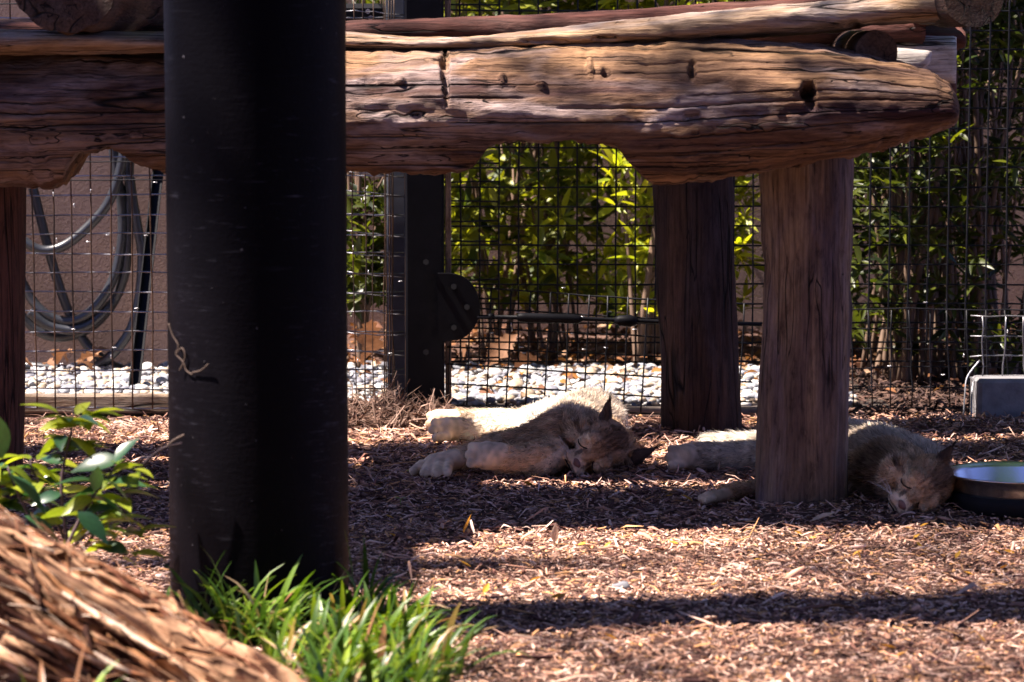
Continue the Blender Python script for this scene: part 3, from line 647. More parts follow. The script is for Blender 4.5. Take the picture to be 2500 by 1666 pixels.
# leaf litter and single fallen leaves
M_dry = vcol('dry_leaf_litter', .75, .2, .2)
lm = leaf_mesh('litter', 1, .55, .5, .35, 4); lv = np.array([q.co[:] for q in lm.vertices]); lf = np.array([list(p.vertices) for p in lm.polygons])
VV = []; FF = []; CC = []; rd = random.Random(11)
dryc = [(.20, .085, .035), (.15, .065, .035), (.24, .14, .08), (.10, .045, .028), (.30, .19, .12), (.26, .11, .025)]
for i in range(2300):
    y = rd.uniform(9.0, 10.2) if i < 2120 else rd.uniform(8.2, 9.0); x = rd.uniform(-.62, 1.8)
    M = frame((x, y, .008 + rd.uniform(0, .03) + (.012 if y < 9.1 else 0)), (rd.uniform(-1, 1), rd.uniform(-1, 1), rd.uniform(-.2, .45)), rd.uniform(-.9, .9), rd.uniform(.018, .045))
    VV.append(lv @ np.array(M.to_3x3()).T + np.array(M.translation)); FF.append(lf + i * len(lv)); CC.append([dryc[rd.randint(0, 5)]] * len(lv))
tag(mk('leaf_litter', np.concatenate(VV), np.concatenate(FF), M_dry, cols=np.concatenate(CC)), 'dry brown leaf litter under the shrubs behind the fence', 'leaf litter', kind='stuff')
M_brn = leafmat('brown_oak_leaf', (.24, .12, .06), (.16, .08, .045), .15, .7, (1.2, 1, .8), .2)
M_yel = leafmat('yellow_leaf', (.62, .34, .05), (.55, .26, .03), .2, .6, (1.2, 1, .6), .2)
M_pale = leafmat('pale_leaf', (.6, .47, .36), (.5, .36, .24), .15, .7, (1.2, 1, .8), .2)
def oak_mesh(nm):
    n = 9; V = []; Fc = []
    for i in range(n + 1):
        t_ = i / n; w_ = .24 * math.sin(math.pi * t_ ** .8) * (1.35 if i % 2 else .75) + .012; z = .16 * math.sin(t_ * 3.2)
        V += [(-w_, t_, z + w_ * .45), (0, t_, z), (w_, t_, z + w_ * .5)]
    for i in range(n): o = i * 3; Fc += [(o, o + 1, o + 4, o + 3), (o + 1, o + 2, o + 5, o + 4)]
    me = mesh_of(nm, V, Fc); me.materials.append(M_brn); return me
om = oak_mesh('oak_leaf'); rd = random.Random(3)
for i, (px, py, Y, s) in enumerate(((82, 908, 8.85, .085), (110, 895, 8.95, .06), (165, 890, 9.0, .07), (190, 896, 8.95, .075), (215, 892, 9.0, .08), (140, 896, 8.95, .09), (225, 918, 8.75, .07))):
    o = bpy.data.objects.new('oak_leaf', om); COL.objects.link(o); p = W(px, py, Y)
    o.matrix_world = frame((p.x, Y, max(.035, p.z)), (rd.uniform(-1, 1), rd.uniform(-.4, .3), rd.uniform(.0, .35)), rd.uniform(-.6, .6), s)
    tag(o, ('curled brown oak leaf below the hose, ' + ('leftmost, beside the wooden post', 'second from the left', 'fourth from the left', 'fifth from the left', 'sixth from the left', 'third from the left', 'small one farthest right')[i]), 'leaf', 'oak leaves on the pebbles below the hose')
for i, (px, py, Y, s) in enumerate(((1195, 890, 8.75, .12), (1130, 880, 8.9, .13), (1255, 900, 8.8, .1), (880, 890, 8.6, .13), (905, 870, 8.7, .12))):
    o = bpy.data.objects.new('oak_leaf', om); COL.objects.link(o); p = W(px, py, Y)
    o.matrix_world = frame((p.x, Y, max(.04, p.z)), (rd.uniform(-1, 1), rd.uniform(-.4, .3), rd.uniform(.1, .6)), rd.uniform(-1, 1), s)
    tag(o, ('large brown oak leaf behind the fence, ' + ('second right of the square post', 'nearest right of the square post', 'third right of the square post', 'left one beside the steel pole', 'between steel pole and square post')[i]), 'leaf', 'oak leaves behind the fence')
def ground_at(px, py):
    Y = 7.0
    for _ in range(6):
        v_ = (CY - py) / F; k = (-math.sin(TH) + v_ * math.cos(TH)) / (math.cos(TH) + v_ * math.sin(TH))
        x = WX(px, Y); Y = (gz(x, Y) - CAMH) / k
    return WX(px, Y), Y
fm = leaf_mesh('fallen_leaf', 1, .42, .5, -.15, 4)
fy, fpale = fm.copy(), fm.copy(); fy.materials.append(M_yel); fpale.materials.append(M_pale)
ysp = [(1178, 1465), (1345, 1476), (1290, 1437), (1412, 1345), (1660, 1343), (1740, 1445), (1475, 1353), (1845, 1382), (2005, 1389), (2090, 1370), (2110, 1385), (2345, 1378), (2455, 1370), (2490, 1366), (2455, 1405), (2260, 1350), (2240, 1330), (2390, 1420), (2190, 1470), (1980, 1330), (1965, 1320), (1745, 1582), (2420, 1585), (2200, 1600), (1510, 1580), (1363, 1294), (1150, 1400), (1300, 1200), (1378, 1152), (2200, 1620), (960, 1280), (975, 1330), (1628, 1225), (1695, 1238), (2255, 1300), (985, 1390)]
for px, py in ysp:
    x, y = ground_at(px, py); o = bpy.data.objects.new('fallen_leaf', fy); COL.objects.link(o)
    o.matrix_world = frame((x, y, gz(x, y) + .012), (rd.uniform(-1, 1), rd.uniform(-.5, .5), rd.uniform(0, .3)), rd.uniform(-.6, .6), rd.uniform(.014, .03))
    tag(o, 'small yellow leaf scrap ' + ('in the shaded mulch beside the cats' if py < 1290 else 'on mulch nearer the camera than the pole shadow' if py > 1520 else 'on sunlit mulch left of the dark stone' if px < 1520 else 'on sunlit mulch right of the dark stone'), 'leaf', 'yellow leaf scraps on the mulch')
for lab, px, py, s, d in (('pale pointed dry leaf in front of the nearest round post', 1985, 1287, .055, (1, -.3, .25)), ('pale cone-shaped dry leaf in the sunlit mulch patch', 1268, 1335, .045, (1, -.5, .5)), ('upright split pale leaf in the middle of the sunlit mulch', 1355, 1342, .04, (.1, -.2, 1)), ('orange curled leaf at the left of the sunlit mulch patch', 1130, 1318, .045, (.4, -.2, .7))):
    x, y = ground_at(px, py); o = bpy.data.objects.new('fallen_leaf', fpale if 'pale' in lab else fy); COL.objects.link(o); o.matrix_world = frame((x, y, gz(x, y) + .012), d, .3, s); tag(o, lab, 'leaf')
x, y = ground_at(1520, 1450)
sv = IV * np.array([.017, .012, .010]) * (1 + .25 * np.sin(IV[:, :1] * 4 + IV[:, 1:2] * 3)); tag(mk('stone', sv + np.array([x, y, gz(x, y) + .012]), IF, simple('dark_stone', (.16, .16, .18), .8, sc=90), smooth=False), 'small dark grey stone lying on the sunlit mulch', 'stone')
M_spr = leafmat('sprout_leaf', (.2, .4, .06), (.25, .45, .08), .35, .4)
spm = leaf_mesh('sprout_leaf', 1, .5, .3, .1); spm.materials.append(M_spr)
for lab, px, py in (('tiny two-leaved green sprout in the shaded mulch left of the lynx', 976, 1236), ('tiny green sprout beside the stretched front paw', 1000, 1168)):
    x, y = ground_at(px, py); e = empty('sprout', (x, y, gz(x, y)), lab, 'sprout')
    mk('stem', *tube([(x, y, gz(x, y)), (x, y, gz(x, y) + .016)], .001, 5), M_spr, e)
    for s_ in (-1, 1):
        o = bpy.data.objects.new('leaf', spm); COL.objects.link(o); o.matrix_world = frame((x, y, gz(x, y) + .016), (s_, -.1, .3), 0, .014); o.parent = e; o.matrix_parent_inverse = Matrix.Translation(-e.location)

# ------------------------------------------------------------------ steel food bowl
M_inox = NT('brushed_steel'); v = M_inox.coords((1, 1, 30)); M_inox.bump(M_inox.noise(v, 40, 3, .6), .08, .002); M_inox = M_inox.fin((.66, .64, .60), .24, .5, 1.0)
M_rub = simple('black_rubber', (.006, .006, .008), .7, .2)
BX, BY = WX(2497, 6.48), 6.48; bz = gz(BX, BY) + .012
bowl = empty('food_bowl', (BX, BY, bz), 'round stainless steel bowl with black base beside the right lynx', 'bowl')
def lathe(prof_, ns=72):
    V = []; Fc = []
    for r, z in prof_:
        for k in range(ns): a = 6.28318 * k / ns; V.append((BX + r * math.cos(a), BY + r * math.sin(a), bz + z * .86))
    for i in range(len(prof_) - 1):
        for k in range(ns): Fc.append((i * ns + k, i * ns + (k + 1) % ns, (i + 1) * ns + (k + 1) % ns, (i + 1) * ns + k))
    return V, Fc
mk('basin', *lathe([(.001, .022), (.10, .022), (.118, .027), (.128, .04), (.139, .075), (.143, .082), (.155, .084), (.158, .087), (.158, .083), (.152, .078), (.147, .06), (.143, .042)]), M_inox, bowl)
mk('rubber_base', *lathe([(.001, .003), (.150, .0), (.154, .004), (.153, .03), (.149, .041), (.1435, .0425), (.13, .03)]), M_rub, bowl)

# ------------------------------------------------------------------ the two lynxes
def lynx(label, prims, head, ears, base, seed=1, tone=1.0):
    """prims: list of (kind, p0, r0, p1, r1, squash) tapered limbs; one continuous skin is grown over them by voxel remesh"""
    rd = random.Random(seed); parts = []; bones = []
    def ball(c, r, M=None):
        P = IV * (np.array(r) if hasattr(r, '__len__') else r)
        if M is not None: P = P @ np.array(M).T
        parts.append((P + np.array(c), IF))
    for kind, p0, r0, p1, r1, sq in prims:
        p0, p1 = Vector(p0), Vector(p1); n = max(2, int((p1 - p0).length / .012))
        for i in range(n + 1):
            t_ = i / n; c = p0.lerp(p1, t_); r = r0 + (r1 - r0) * t_; ball(c, (r, r, r * sq))
        bones.append((kind, p0, p1, (r0 + r1) / 2))
    hc, s, f, u = head; HM = Matrix((s, f, u)).transposed()
    HB = [((0, -.012, .016), (.056, .06, .050)), ((0, .03, .0), (.050, .042, .044)), ((0, .064, -.022), (.028, .038, .022)), ((0, .054, .004), (.017, .034, .017)), ((.016, .083, -.029), (.0165, .018, .0145)), ((-.016, .083, -.029), (.0165, .018, .0145)),
          ((0, .066, -.046), (.017, .02, .012)), ((.048, .012, -.026), (.030, .032, .036)), ((-.048, .012, -.026), (.030, .032, .036)), ((.028, .046, .022), (.019, .018, .014)), ((-.028, .046, .022), (.019, .018, .014)), ((.030, .056, .003), (.0145, .014, .0115)), ((-.030, .056, .003), (.0145, .014, .0115)), ((0, .092, -.014), (.011, .010, .008))]
    for c, r in HB: ball(hc + HM @ Vector(c), r, HM)
    for cc, rr in (((0, .03, 0), .05), ((0, .07, -.02), .03), ((0, -.02, .02), .06)):
        pass
    bones.append(('head', hc + HM @ Vector((0, .05, .0)), hc + HM @ Vector((0, -.06, .02)), .055))
    bones.append(('ruff', hc + HM @ Vector((.05, .02, -.03)), hc + HM @ Vector((.06, -.03, -.05)), .03)); bones.append(('ruff', hc + HM @ Vector((-.05, .02, -.03)), hc + HM @ Vector((-.06, -.03, -.05)), .03))
    bones.append(('muzzle', hc + HM @ Vector((0, .085, -.025)), hc + HM @ Vector((0, .05, -.02)), .03)); bones.append(('brow', hc + HM @ Vector((0, .05, .03)), hc + HM @ Vector((0, -.02, .075)), .03))
    for b0, b1, wd, face in ears:
        b0, b1 = Vector(b0), Vector(b1); ax = (b1 - b0).normalized(); wv = ax.cross(Vector(face)).normalized(); fv = wv.cross(ax); n = 14
        for i in range(n + 1):
            t_ = i / n; r = wd * (1 - t_) ** .75 + .0035
            EM = Matrix((wv, fv, ax)).transposed()
            ball(b0.lerp(b1, t_), (r, .0058 + .010 * (1 - t_), .008), EM)
        bones.append(('ear', b0.lerp(b1, .25), b1, .012))
    off = 0; VV = []; FF = []
    for P, fc in parts: VV.append(P); FF.append(fc + off); off += len(P)
    me = mesh_of('lynx_raw', np.concatenate(VV), np.concatenate(FF)); tmp = bpy.data.objects.new('lynx_raw', me); COL.objects.link(tmp)
    m = tmp.modifiers.new('r', 'REMESH'); m.mode = 'VOXEL'; m.voxel_size = .0036
    m2 = tmp.modifiers.new('s', 'SMOOTH'); m2.factor = .5; m2.iterations = 2
    dg = bpy.context.evaluated_depsgraph_get(); bme = bpy.data.meshes.new_from_object(tmp.evaluated_get(dg)); bpy.data.objects.remove(tmp)
    nv = len(bme.vertices); co = np.zeros(nv * 3, dtype=np.float32); bme.vertices.foreach_get('co', co); co = co.reshape(-1, 3)
    no = np.zeros(nv * 3, dtype=np.float32); bme.vertices.foreach_get('normal', no); no = no.reshape(-1, 3)
    bme.calc_loop_triangles(); nt = len(bme.loop_triangles); tri = np.zeros(nt * 3, dtype=np.int32); bme.loop_triangles.foreach_get('vertices', tri); tri = tri.reshape(-1, 3)
    hcN = np.array(hc); HN = np.array(HM)
    A = np.array([b[1][:] for b in bones]); Bq = np.array([b[2][:] for b in bones]); RR = np.array([b[3] for b in bones]); kinds = np.array([b[0] for b in bones])
    def nearest(P):
        best = np.full(len(P), 9.0); idx = np.zeros(len(P), dtype=int)
        for i in range(len(bones)):
            d = Bq[i] - A[i]; tt = (((P - A[i]) @ d) / (d @ d + 1e-9)).clip(0, 1); dist = np.linalg.norm(P - A[i] - tt[:, None] * d, axis=1) - RR[i]
            k = dist < best; best[k] = dist[k]; idx[k] = i
        return idx
    COLS = {'back': (.58, .52, .45), 'belly': (.80, .77, .72), 'neck': (.46, .345, .235), 'leg': (.56, .42, .28), 'paw': (.62, .48, .34), 'hind': (.64, .58, .50), 'head': (.46, .32, .205), 'ruff': (.58, .46, .33), 'muzzle': (.68, .57, .44), 'brow': (.20, .125, .085), 'ear': (.085, .06, .05)}
    LEN = {'back': .028, 'belly': .032, 'neck': .024, 'leg': .015, 'paw': .0032, 'hind': .016, 'head': .009, 'ruff': .024, 'muzzle': .0045, 'brow': .013, 'ear': .006}
    NB = {'paw': .3, 'muzzle': .15}
    def colour(P, idx):
        KC = np.array([COLS[k] for k in kinds]); wsum = np.zeros(len(P)); c = np.zeros((len(P), 3))
        for i in range(len(bones)):
            d = Bq[i] - A[i]; tt = (((P - A[i]) @ d) / (d @ d + 1e-9)).clip(0, 1); dist = np.linalg.norm(P - A[i] - tt[:, None] * d, axis=1) - RR[i]
            w_ = np.exp(-dist / (.004 if kinds[i] == 'ear' else .009)); w_ = np.where((kinds[i] == 'ear') & (dist > .012), 0, w_); wsum += w_; c += w_[:, None] * KC[i]
        c /= wsum[:, None] + 1e-12
        ie = kinds[idx] == 'ear'; c[ie] = COLS['ear']
        L = (P - hcN) @ HN                                # head coordinates: across, forward, up
        # pale rings round the closed eyes, dark crown, pale chin
        for sx in (-1, 1):
            d = np.sqrt(((L[:, 0] - sx * .030) / .020) ** 2 + ((L[:, 2] - .000) / .017) ** 2); k = (d < 1.25) & (L[:, 1] > .03); c[k] = c[k] * .2 + np.array((.66, .52, .36)) * .8
        ax_ = np.abs(L[:, 0]); front = L[:, 1] > .02
        def paint(mask, col, f_): c[mask] = c[mask] * (1 - f_) + np.array(col) * f_
        paint(front & (np.abs(ax_ - .0165 - (L[:, 2] + .002) * -.15) < .0035) & (L[:, 2] < .004) & (L[:, 2] > -.016), (.10, .06, .045), .75)      # tear line
        paint((L[:, 1] > -.01) & (np.abs(L[:, 2] + .004 + (ax_ - .045) * .35) < .0045) & (ax_ > .044) & (ax_ < .075), (.14, .085, .06), .7)        # cheek stripe
        for st in (.006, .017): paint(front & (np.abs(ax_ - st) < .003) & (L[:, 2] > .022) & (L[:, 2] < .06), (.12, .07, .05), .6)                # forehead stripes
        paint((L[:, 1] > .06) & (np.abs(L[:, 2] + .034) < .003) & (ax_ < .03), (.08, .05, .045), .7)
        k = (L[:, 1] > .045) & (L[:, 2] < -.036) & (np.abs(L[:, 0]) < .045); c[k] = (.58, .5, .4)
        k = (L[:, 1] > .03) & (np.abs(L[:, 0]) < .016) & (L[:, 2] > -.005) & (L[:, 2] < .04); c[k] = c[k] * .5 + np.array((.42, .24, .12)) * .5
        n = np.array([nz(p[0] * 26, p[1] * 26, p[2] * 26) for p in P]) * .38 + np.array([nz(p[0] * 80 + 5, p[1] * 80, p[2] * 80) for p in P]) * .34
        return c * (1 + n)[:, None] * tone * np.array((1.36, 1.29, 1.22))
    vi = nearest(co); vc = colour(co.astype(float), vi) * .95
    bme.color_attributes.new('col', 'FLOAT_COLOR', 'POINT'); c4 = np.ones((nv, 4), dtype=np.float32); c4[:, :3] = vc.clip(0, 1); bme.color_attributes['col'].data.foreach_set('color', c4.ravel())
    bme.materials.clear(); bme.materials.append(M_skin); bme.polygons.foreach_set('use_smooth', np.ones(len(bme.polygons), dtype=bool)); bme.update()
    e = empty('lynx', base, label, 'lynx')
    body = bpy.data.objects.new('body', bme); COL.objects.link(body); setparent(body, e)
    # fur: short tapering hairs as real blades
    va, vb, vcc = co[tri[:, 0]], co[tri[:, 1]], co[tri[:, 2]]; ar = np.linalg.norm(np.cross(vb - va, vcc - va), axis=1)
    cen = (va + vb + vcc) / 3; ar[cen[:, 2] < .0] = 0
    ki = kinds[nearest(cen)]; ar *= np.where(np.isin(ki, ['head', 'muzzle', 'brow', 'ear', 'paw', 'ruff']), 2.2, 1.0)
    N = 95000; pick = rng.choice(nt, N, p=ar / ar.sum()); r1 = np.sqrt(rng.random(N)); r2 = rng.random(N)
    wts = np.stack([1 - r1, r1 * (1 - r2), r1 * r2], 1)[:, :, None]
    P = (np.stack([co[tri[pick, 0]], co[tri[pick, 1]], co[tri[pick, 2]]], 1) * wts).sum(1).astype(float)
    Nn = (np.stack([no[tri[pick, 0]], no[tri[pick, 1]], no[tri[pick, 2]]], 1) * wts).sum(1); Nn /= np.linalg.norm(Nn, axis=1)[:, None] + 1e-9
    ix = nearest(P); kk = kinds[ix]; D = (Bq - A)[ix]; D /= np.linalg.norm(D, axis=1)[:, None] + 1e-9
    D -= Nn * (D * Nn).sum(1)[:, None]; D /= np.linalg.norm(D, axis=1)[:, None] + 1e-6
    ln = np.array([LEN[k] for k in kk]) * rng.uniform(.55, 1.2, N)
    Lh = (P - hcN) @ HN; nearface = (Lh[:, 1] > .035) & (np.linalg.norm(Lh, axis=1) < .12); ln[nearface] = np.minimum(ln[nearface], .0075)
    jit = rng.normal(0, .22, (N, 3)); lift = np.where(np.isin(kk, ['muzzle', 'paw', 'head']), .35, .5)
    d1 = D + Nn * lift[:, None] + jit; d1 /= np.linalg.norm(d1, axis=1)[:, None]; d2 = D + Nn * (lift * .25)[:, None] + jit * 1.3 - np.array([0, 0, .12]); d2 /= np.linalg.norm(d2, axis=1)[:, None]
    side = np.cross(d1, rng.normal(0, 1, (N, 3))); side /= np.linalg.norm(side, axis=1)[:, None]; wdt = rng.uniform(.0004, .0008, N)[:, None] * np.where(ln > .015, 1.25, 1.0)[:, None]
    from mathutils import kdtree
    K = 7000; csel = rng.choice(N, K, replace=False); kd = kdtree.KDTree(K)
    for q_, i_ in enumerate(csel): kd.insert(P[i_], q_)
    kd.balance(); cl = np.array([kd.find(p)[1] for p in P]); cb = rng.uniform(.62, 1.3, K)
    ctip = P[csel] + (d1[csel] * .6 + d2[csel] * .4) * ln[csel][:, None]
    tipv = ctip[cl] - P; long_ = (ln > .007)
    d2 = np.where(long_[:, None], d2 * .45 + tipv / (np.linalg.norm(tipv, axis=1)[:, None] + 1e-6) * .55, d2)
    P0 = P - Nn * .001; V = np.zeros((N, 5, 3)); V[:, 0] = P0 - side * wdt; V[:, 1] = P0 + side * wdt; m_ = P0 + d1 * (ln * .55)[:, None]; V[:, 2] = m_ - side * wdt * .7; V[:, 3] = m_ + side * wdt * .7; V[:, 4] = m_ + d2 * (ln * .45)[:, None]
    fq = np.array([(0, 1, 3), (0, 3, 2), (2, 3, 4)]); Fq = (fq[None] + (np.arange(N) * 5)[:, None, None]).reshape(-1, 3)
    fc = colour(P, ix) * rng.uniform(.75, 1.2, N)[:, None] * cb[cl][:, None]; dark = rng.random(N) < .06; fc[dark] *= .35
    C5 = np.repeat(fc, 5, 0).reshape(N, 5, 3); C5[:, 4] = np.minimum(1, C5[:, 4] * 1.25 + .05); C5[:, :2] *= .9
    tag(mk('fur', V.reshape(-1, 3), Fq, M_fur, body, smooth=False, cols=C5.reshape(-1, 3).clip(0, 1)), kind='stuff')
    # closed eyes, nose, mouth, whiskers, ear tufts
    def hp(a, b, c): return hc + HM @ Vector((a, b, c))
    for sx in (-1, 1):
        pts = [hp(sx * (.030 - .0135 * math.cos(q)), .0712 - .0035 * abs(math.cos(q)) , .0035 - .0065 * math.sin(q) - .0045 * math.cos(q) * -1) for q in np.linspace(0, math.pi, 9)]
        mk('closed_eye', *tube(pts, [.0006] + [.0014] * 7 + [.0008], 6), M_dkskin, body)
    n0 = IV * np.array([.0125, .0085, .0078]) ; n0[:, 0] *= np.where(n0[:, 2] < 0, .65, 1.0)
    mk('nose', (n0 @ HN.T) + np.array(hp(0, .1015, -.0150)), IF, M_nose, body)
    mo = [hp(x_, .0995 - abs(x_) * .55, -.0375 - (.006 * math.sin(min(abs(x_) / .024, 1) * 1.6))) for x_ in np.linspace(-.024, .024, 9)]
    mk('mouth', *tube(mo, .0018, 6), M_dkskin, body)
    for sx in (-1, 1):
        for k in range(5):
            a0 = hp(sx * .019, .091, -.024 - .004 * (k % 3)); a1 = a0 + HM @ Vector((sx * rd.uniform(.035, .06), rd.uniform(-.01, .02), rd.uniform(-.03, .02)))
            mk('whisker', *tube([a0, a0.lerp(a1, .5) + Vector((0, 0, .003)), a1], [.0005, .0004, .0002], 4), M_whisk, body)
    for b0, b1, wd, face in ears:
        b0, b1 = Vector(b0), Vector(b1); d = (b1 - b0).normalized(); pt = []
        for k in range(26):
            a0 = b1 - d * rd.uniform(.004, .02); a1 = a0 + d * rd.uniform(.02, .038) + Vector((rd.gauss(0, .003), rd.gauss(0, .003), rd.gauss(0, .003)))
            pt.append(tube([a0, a0.lerp(a1, .5), a1], [.0009, .0007, .0002], 4))
        mk('ear_tuft', *join(pt), M_dkskin, body)
    return e
M_skin = vcol('lynx_skin', .8, .15); M_fur = vcol('lynx_fur', .6, .15, .5)
M_dkskin = simple('dark_rim', (.018, .012, .011), .6, .2); M_nose = simple('nose_leather', (.25, .115, .09), .5, .4, bump=.3, bsc=500); M_whisk = simple('whisker_white', (.7, .68, .65), .5)
def headframe(cx, cy, Y, roll_up, pitch, yaw=0.0):
    u0 = Vector((roll_up[0], 0, roll_up[1])).normalized(); f0 = Vector((yaw, -1, 0)).normalized(); s = u0.cross(f0) * -1; s = Vector((u0.z, 0, -u0.x)); f0 = s.cross(u0) * (1 if s.cross(u0).y < 0 else -1)
    f = f0 * math.cos(pitch) - u0 * math.sin(pitch); u = u0 * math.cos(pitch) + f0 * math.sin(pitch)
    if yaw:
        R = Matrix.Rotation(yaw, 3, u); f = R @ f; s = R @ s
    return (W(cx, cy, Y), s, f, u)
h1 = headframe(1463, 1090, 7.04, (.89, .45), math.radians(27))
P1 = [('neck', W(1470, 1080, 7.09), .052, W(1400, 1062, 7.20), .070, 1), ('back', W(1392, 1066, 7.17), .082, W(1425, 1050, 7.36), .088, .92), ('back', W(1425, 1050, 7.36), .094, W(1440, 1034, 7.56), .090, .9), ('back', W(1440, 1034, 7.56), .088, W(1410, 1024, 7.68), .07, .9),
      ('neck', W(1500, 1095, 7.15), .05, W(1440, 1070, 7.25), .07, 1), ('belly', W(1335, 1058, 7.28), .062, W(1345, 1043, 7.52), .068, .9),
      ('neck', W(1375, 1066, 7.11), .066, W(1292, 1092, 7.06), .047, 1), ('leg', W(1290, 1088, 7.10), .045, W(1200, 1096, 7.07), .036, 1), ('leg', W(1200, 1098, 7.07), .033, W(1118, 1120, 7.01), .025, 1), ('paw', W(1110, 1122, 7.00), .028, W(1062, 1132, 6.98), .027, .9),
      ('paw', W(1030, 1134, 6.97), .0125, W(1010, 1150, 6.935), .0118, 1), ('paw', W(1050, 1135, 6.96), .0128, W(1036, 1155, 6.905), .0122, 1), ('paw', W(1072, 1134, 6.96), .0128, W(1064, 1156, 6.90), .0122, 1), ('paw', W(1096, 1132, 6.965), .0125, W(1092, 1153, 6.905), .0118, 1),
      ('leg', W(1345, 1112, 7.01), .043, W(1300, 1122, 6.95), .038, 1), ('leg', W(1300, 1122, 6.95), .037, W(1232, 1122, 6.93), .029, 1), ('paw', W(1222, 1116, 6.93), .034, W(1190, 1113, 6.915), .0345, 1), ('paw', W(1180, 1092, 6.92), .0125, W(1153, 1091, 6.905), .0115, 1), ('paw', W(1176, 1110, 6.91), .0128, W(1146, 1111, 6.895), .0118, 1), ('paw', W(1180, 1128, 6.905), .0125, W(1150, 1132, 6.885), .0115, 1),
      ('hind', W(1405, 1038, 7.58), .078, W(1300, 1046, 7.52), .058, .95), ('hind', W(1300, 1048, 7.52), .055, W(1205, 1052, 7.53), .033, 1), ('hind', W(1205, 1052, 7.53), .032, W(1125, 1050, 7.53), .027, 1), ('paw', W(1120, 1048, 7.53), .031, W(1094, 1048, 7.52), .031, 1),
      ('paw', W(1090, 1032, 7.52), .0125, W(1062, 1032, 7.505), .0118, 1), ('paw', W(1088, 1049, 7.51), .0128, W(1056, 1050, 7.49), .012, 1), ('paw', W(1092, 1066, 7.49), .0122, W(1064, 1069, 7.465), .0115, 1),
      ('hind', W(1380, 1030, 7.70), .05, W(1280, 1030, 7.72), .034, 1), ('hind', W(1280, 1030, 7.72), .032, W(1130, 1026, 7.73), .027, 1), ('paw', W(1130, 1026, 7.73), .028, W(1070, 1024, 7.71), .026, 1), ('paw', W(1062, 1016, 7.71), 0.0136, W(1052, 1016, 7.71), 0.0128, 1), ('paw', W(1060, 1034, 7.70), 0.0144, W(1050, 1036, 7.69), 0.0136, 1)]
E1 = [(W(1474, 1042, 7.05), W(1487, 980, 7.02), .021, (-.6, -.7, .2)), (W(1548, 1118, 7.05), W(1594, 1097, 7.04), .017, (-.2, -.9, -.5))]
lynx('tan lynx asleep on its side in front of the pebbles, face towards the camera', P1, h1, E1, W(1400, 1110, 7.2) * 1.0, 1)
h2 = headframe(2250, 1184, 6.44, (.86, .50), math.radians(27))
P2 = [('neck', W(2240, 1180, 6.50), .056, W(2170, 1155, 6.62), .075, 1), ('back', W(2235, 1152, 6.68), .076, W(2150, 1132, 6.80), .088, .9), ('back', W(2150, 1132, 6.80), .090, W(2090, 1118, 6.98), .088, .9), ('back', W(2090, 1118, 6.98), .088, W(2020, 1100, 7.2), .086, .9), ('neck', W(2150, 1160, 6.66), .075, W(2090, 1170, 6.76), .05, .9),
      ('leg', W(2090, 1175, 6.74), .042, W(1960, 1182, 6.75), .034, 1), ('leg', W(1960, 1184, 6.75), .03, W(1850, 1196, 6.70), .024, 1), ('leg', W(1850, 1196, 6.70), .023, W(1775, 1206, 6.62), .019, 1), ('paw', W(1775, 1208, 6.61), 0.0160, W(1730, 1214, 6.56), 0.0144, 1), ('paw', W(1725, 1212, 6.56), 0.0096, W(1712, 1216, 6.55), 0.0088, 1), ('paw', W(1740, 1216, 6.55), 0.0096, W(1722, 1222, 6.535), 0.0088, 1),
      ('hind', W(2010, 1105, 7.2), .068, W(1890, 1116, 7.16), .046, 1), ('hind', W(1890, 1118, 7.16), .044, W(1780, 1118, 7.14), .036, 1), ('hind', W(1780, 1118, 7.14), .035, W(1700, 1116, 7.12), .034, 1), ('paw', W(1700, 1116, 7.12), .032, W(1672, 1115, 7.10), .031, 1), ('paw', W(1668, 1098, 7.1), .0125, W(1640, 1098, 7.085), .0118, 1), ('paw', W(1664, 1116, 7.09), .0128, W(1634, 1117, 7.07), .012, 1), ('paw', W(1668, 1133, 7.08), .0122, W(1640, 1137, 7.055), .0115, 1),
      ('belly', W(1960, 1092, 7.36), .045, W(1860, 1092, 7.36), .032, 1), ('belly', W(1860, 1092, 7.36), .03, W(1740, 1092, 7.34), .026, 1)]
E2 = [(W(2280, 1150, 6.45), W(2322, 1094, 6.42), .024, (-.6, -.7, .2)), (W(2325, 1215, 6.47), W(2355, 1222, 6.47), .02, (-.2, -.9, -.5))]
lynx('greyish lynx asleep in shade between the nearest post and the steel bowl', P2, h2, E2, W(2150, 1200, 6.7), 2, .84)

# ------------------------------------------------------------------ foreground: log, grass, leafy plant, vine
M_bark = vcol('shredded_bark', .85, .15, var=40)
fl_log = empty('fallen_log', W(350, 1600, 4.3), 'rough fallen log with shredded reddish bark across the lower left corner', 'log')
A_, B_ = W(-260, 1305, 4.38), W(1080, 2050, 4.15)
ax = (B_ - A_).normalized(); sd = ax.cross(Vector((0, -1, 0))).normalized(); fw = sd.cross(ax)
if sd.z < 0: sd = -sd
if fw.y > 0: fw = -fw
LL = (B_ - A_).length; ns = 150; nr = 420; V = []; C = []; Rl = .093
def bark_r(t_, a):
    p = Vector((t_ * LL * 7, math.cos(a) * 2.0, math.sin(a) * 2.0))
    fib = nz(t_ * LL * 6, math.cos(a) * 5, math.sin(a) * 5) * .020 + nz(t_ * LL * 10, math.cos(a) * 14, math.sin(a) * 14) * .014 + nz(t_ * LL * 22, math.cos(a) * 34, math.sin(a) * 34) * .008
    big = nz(p.x * .6, p.y, p.z) * .016
    return Rl + fib + big
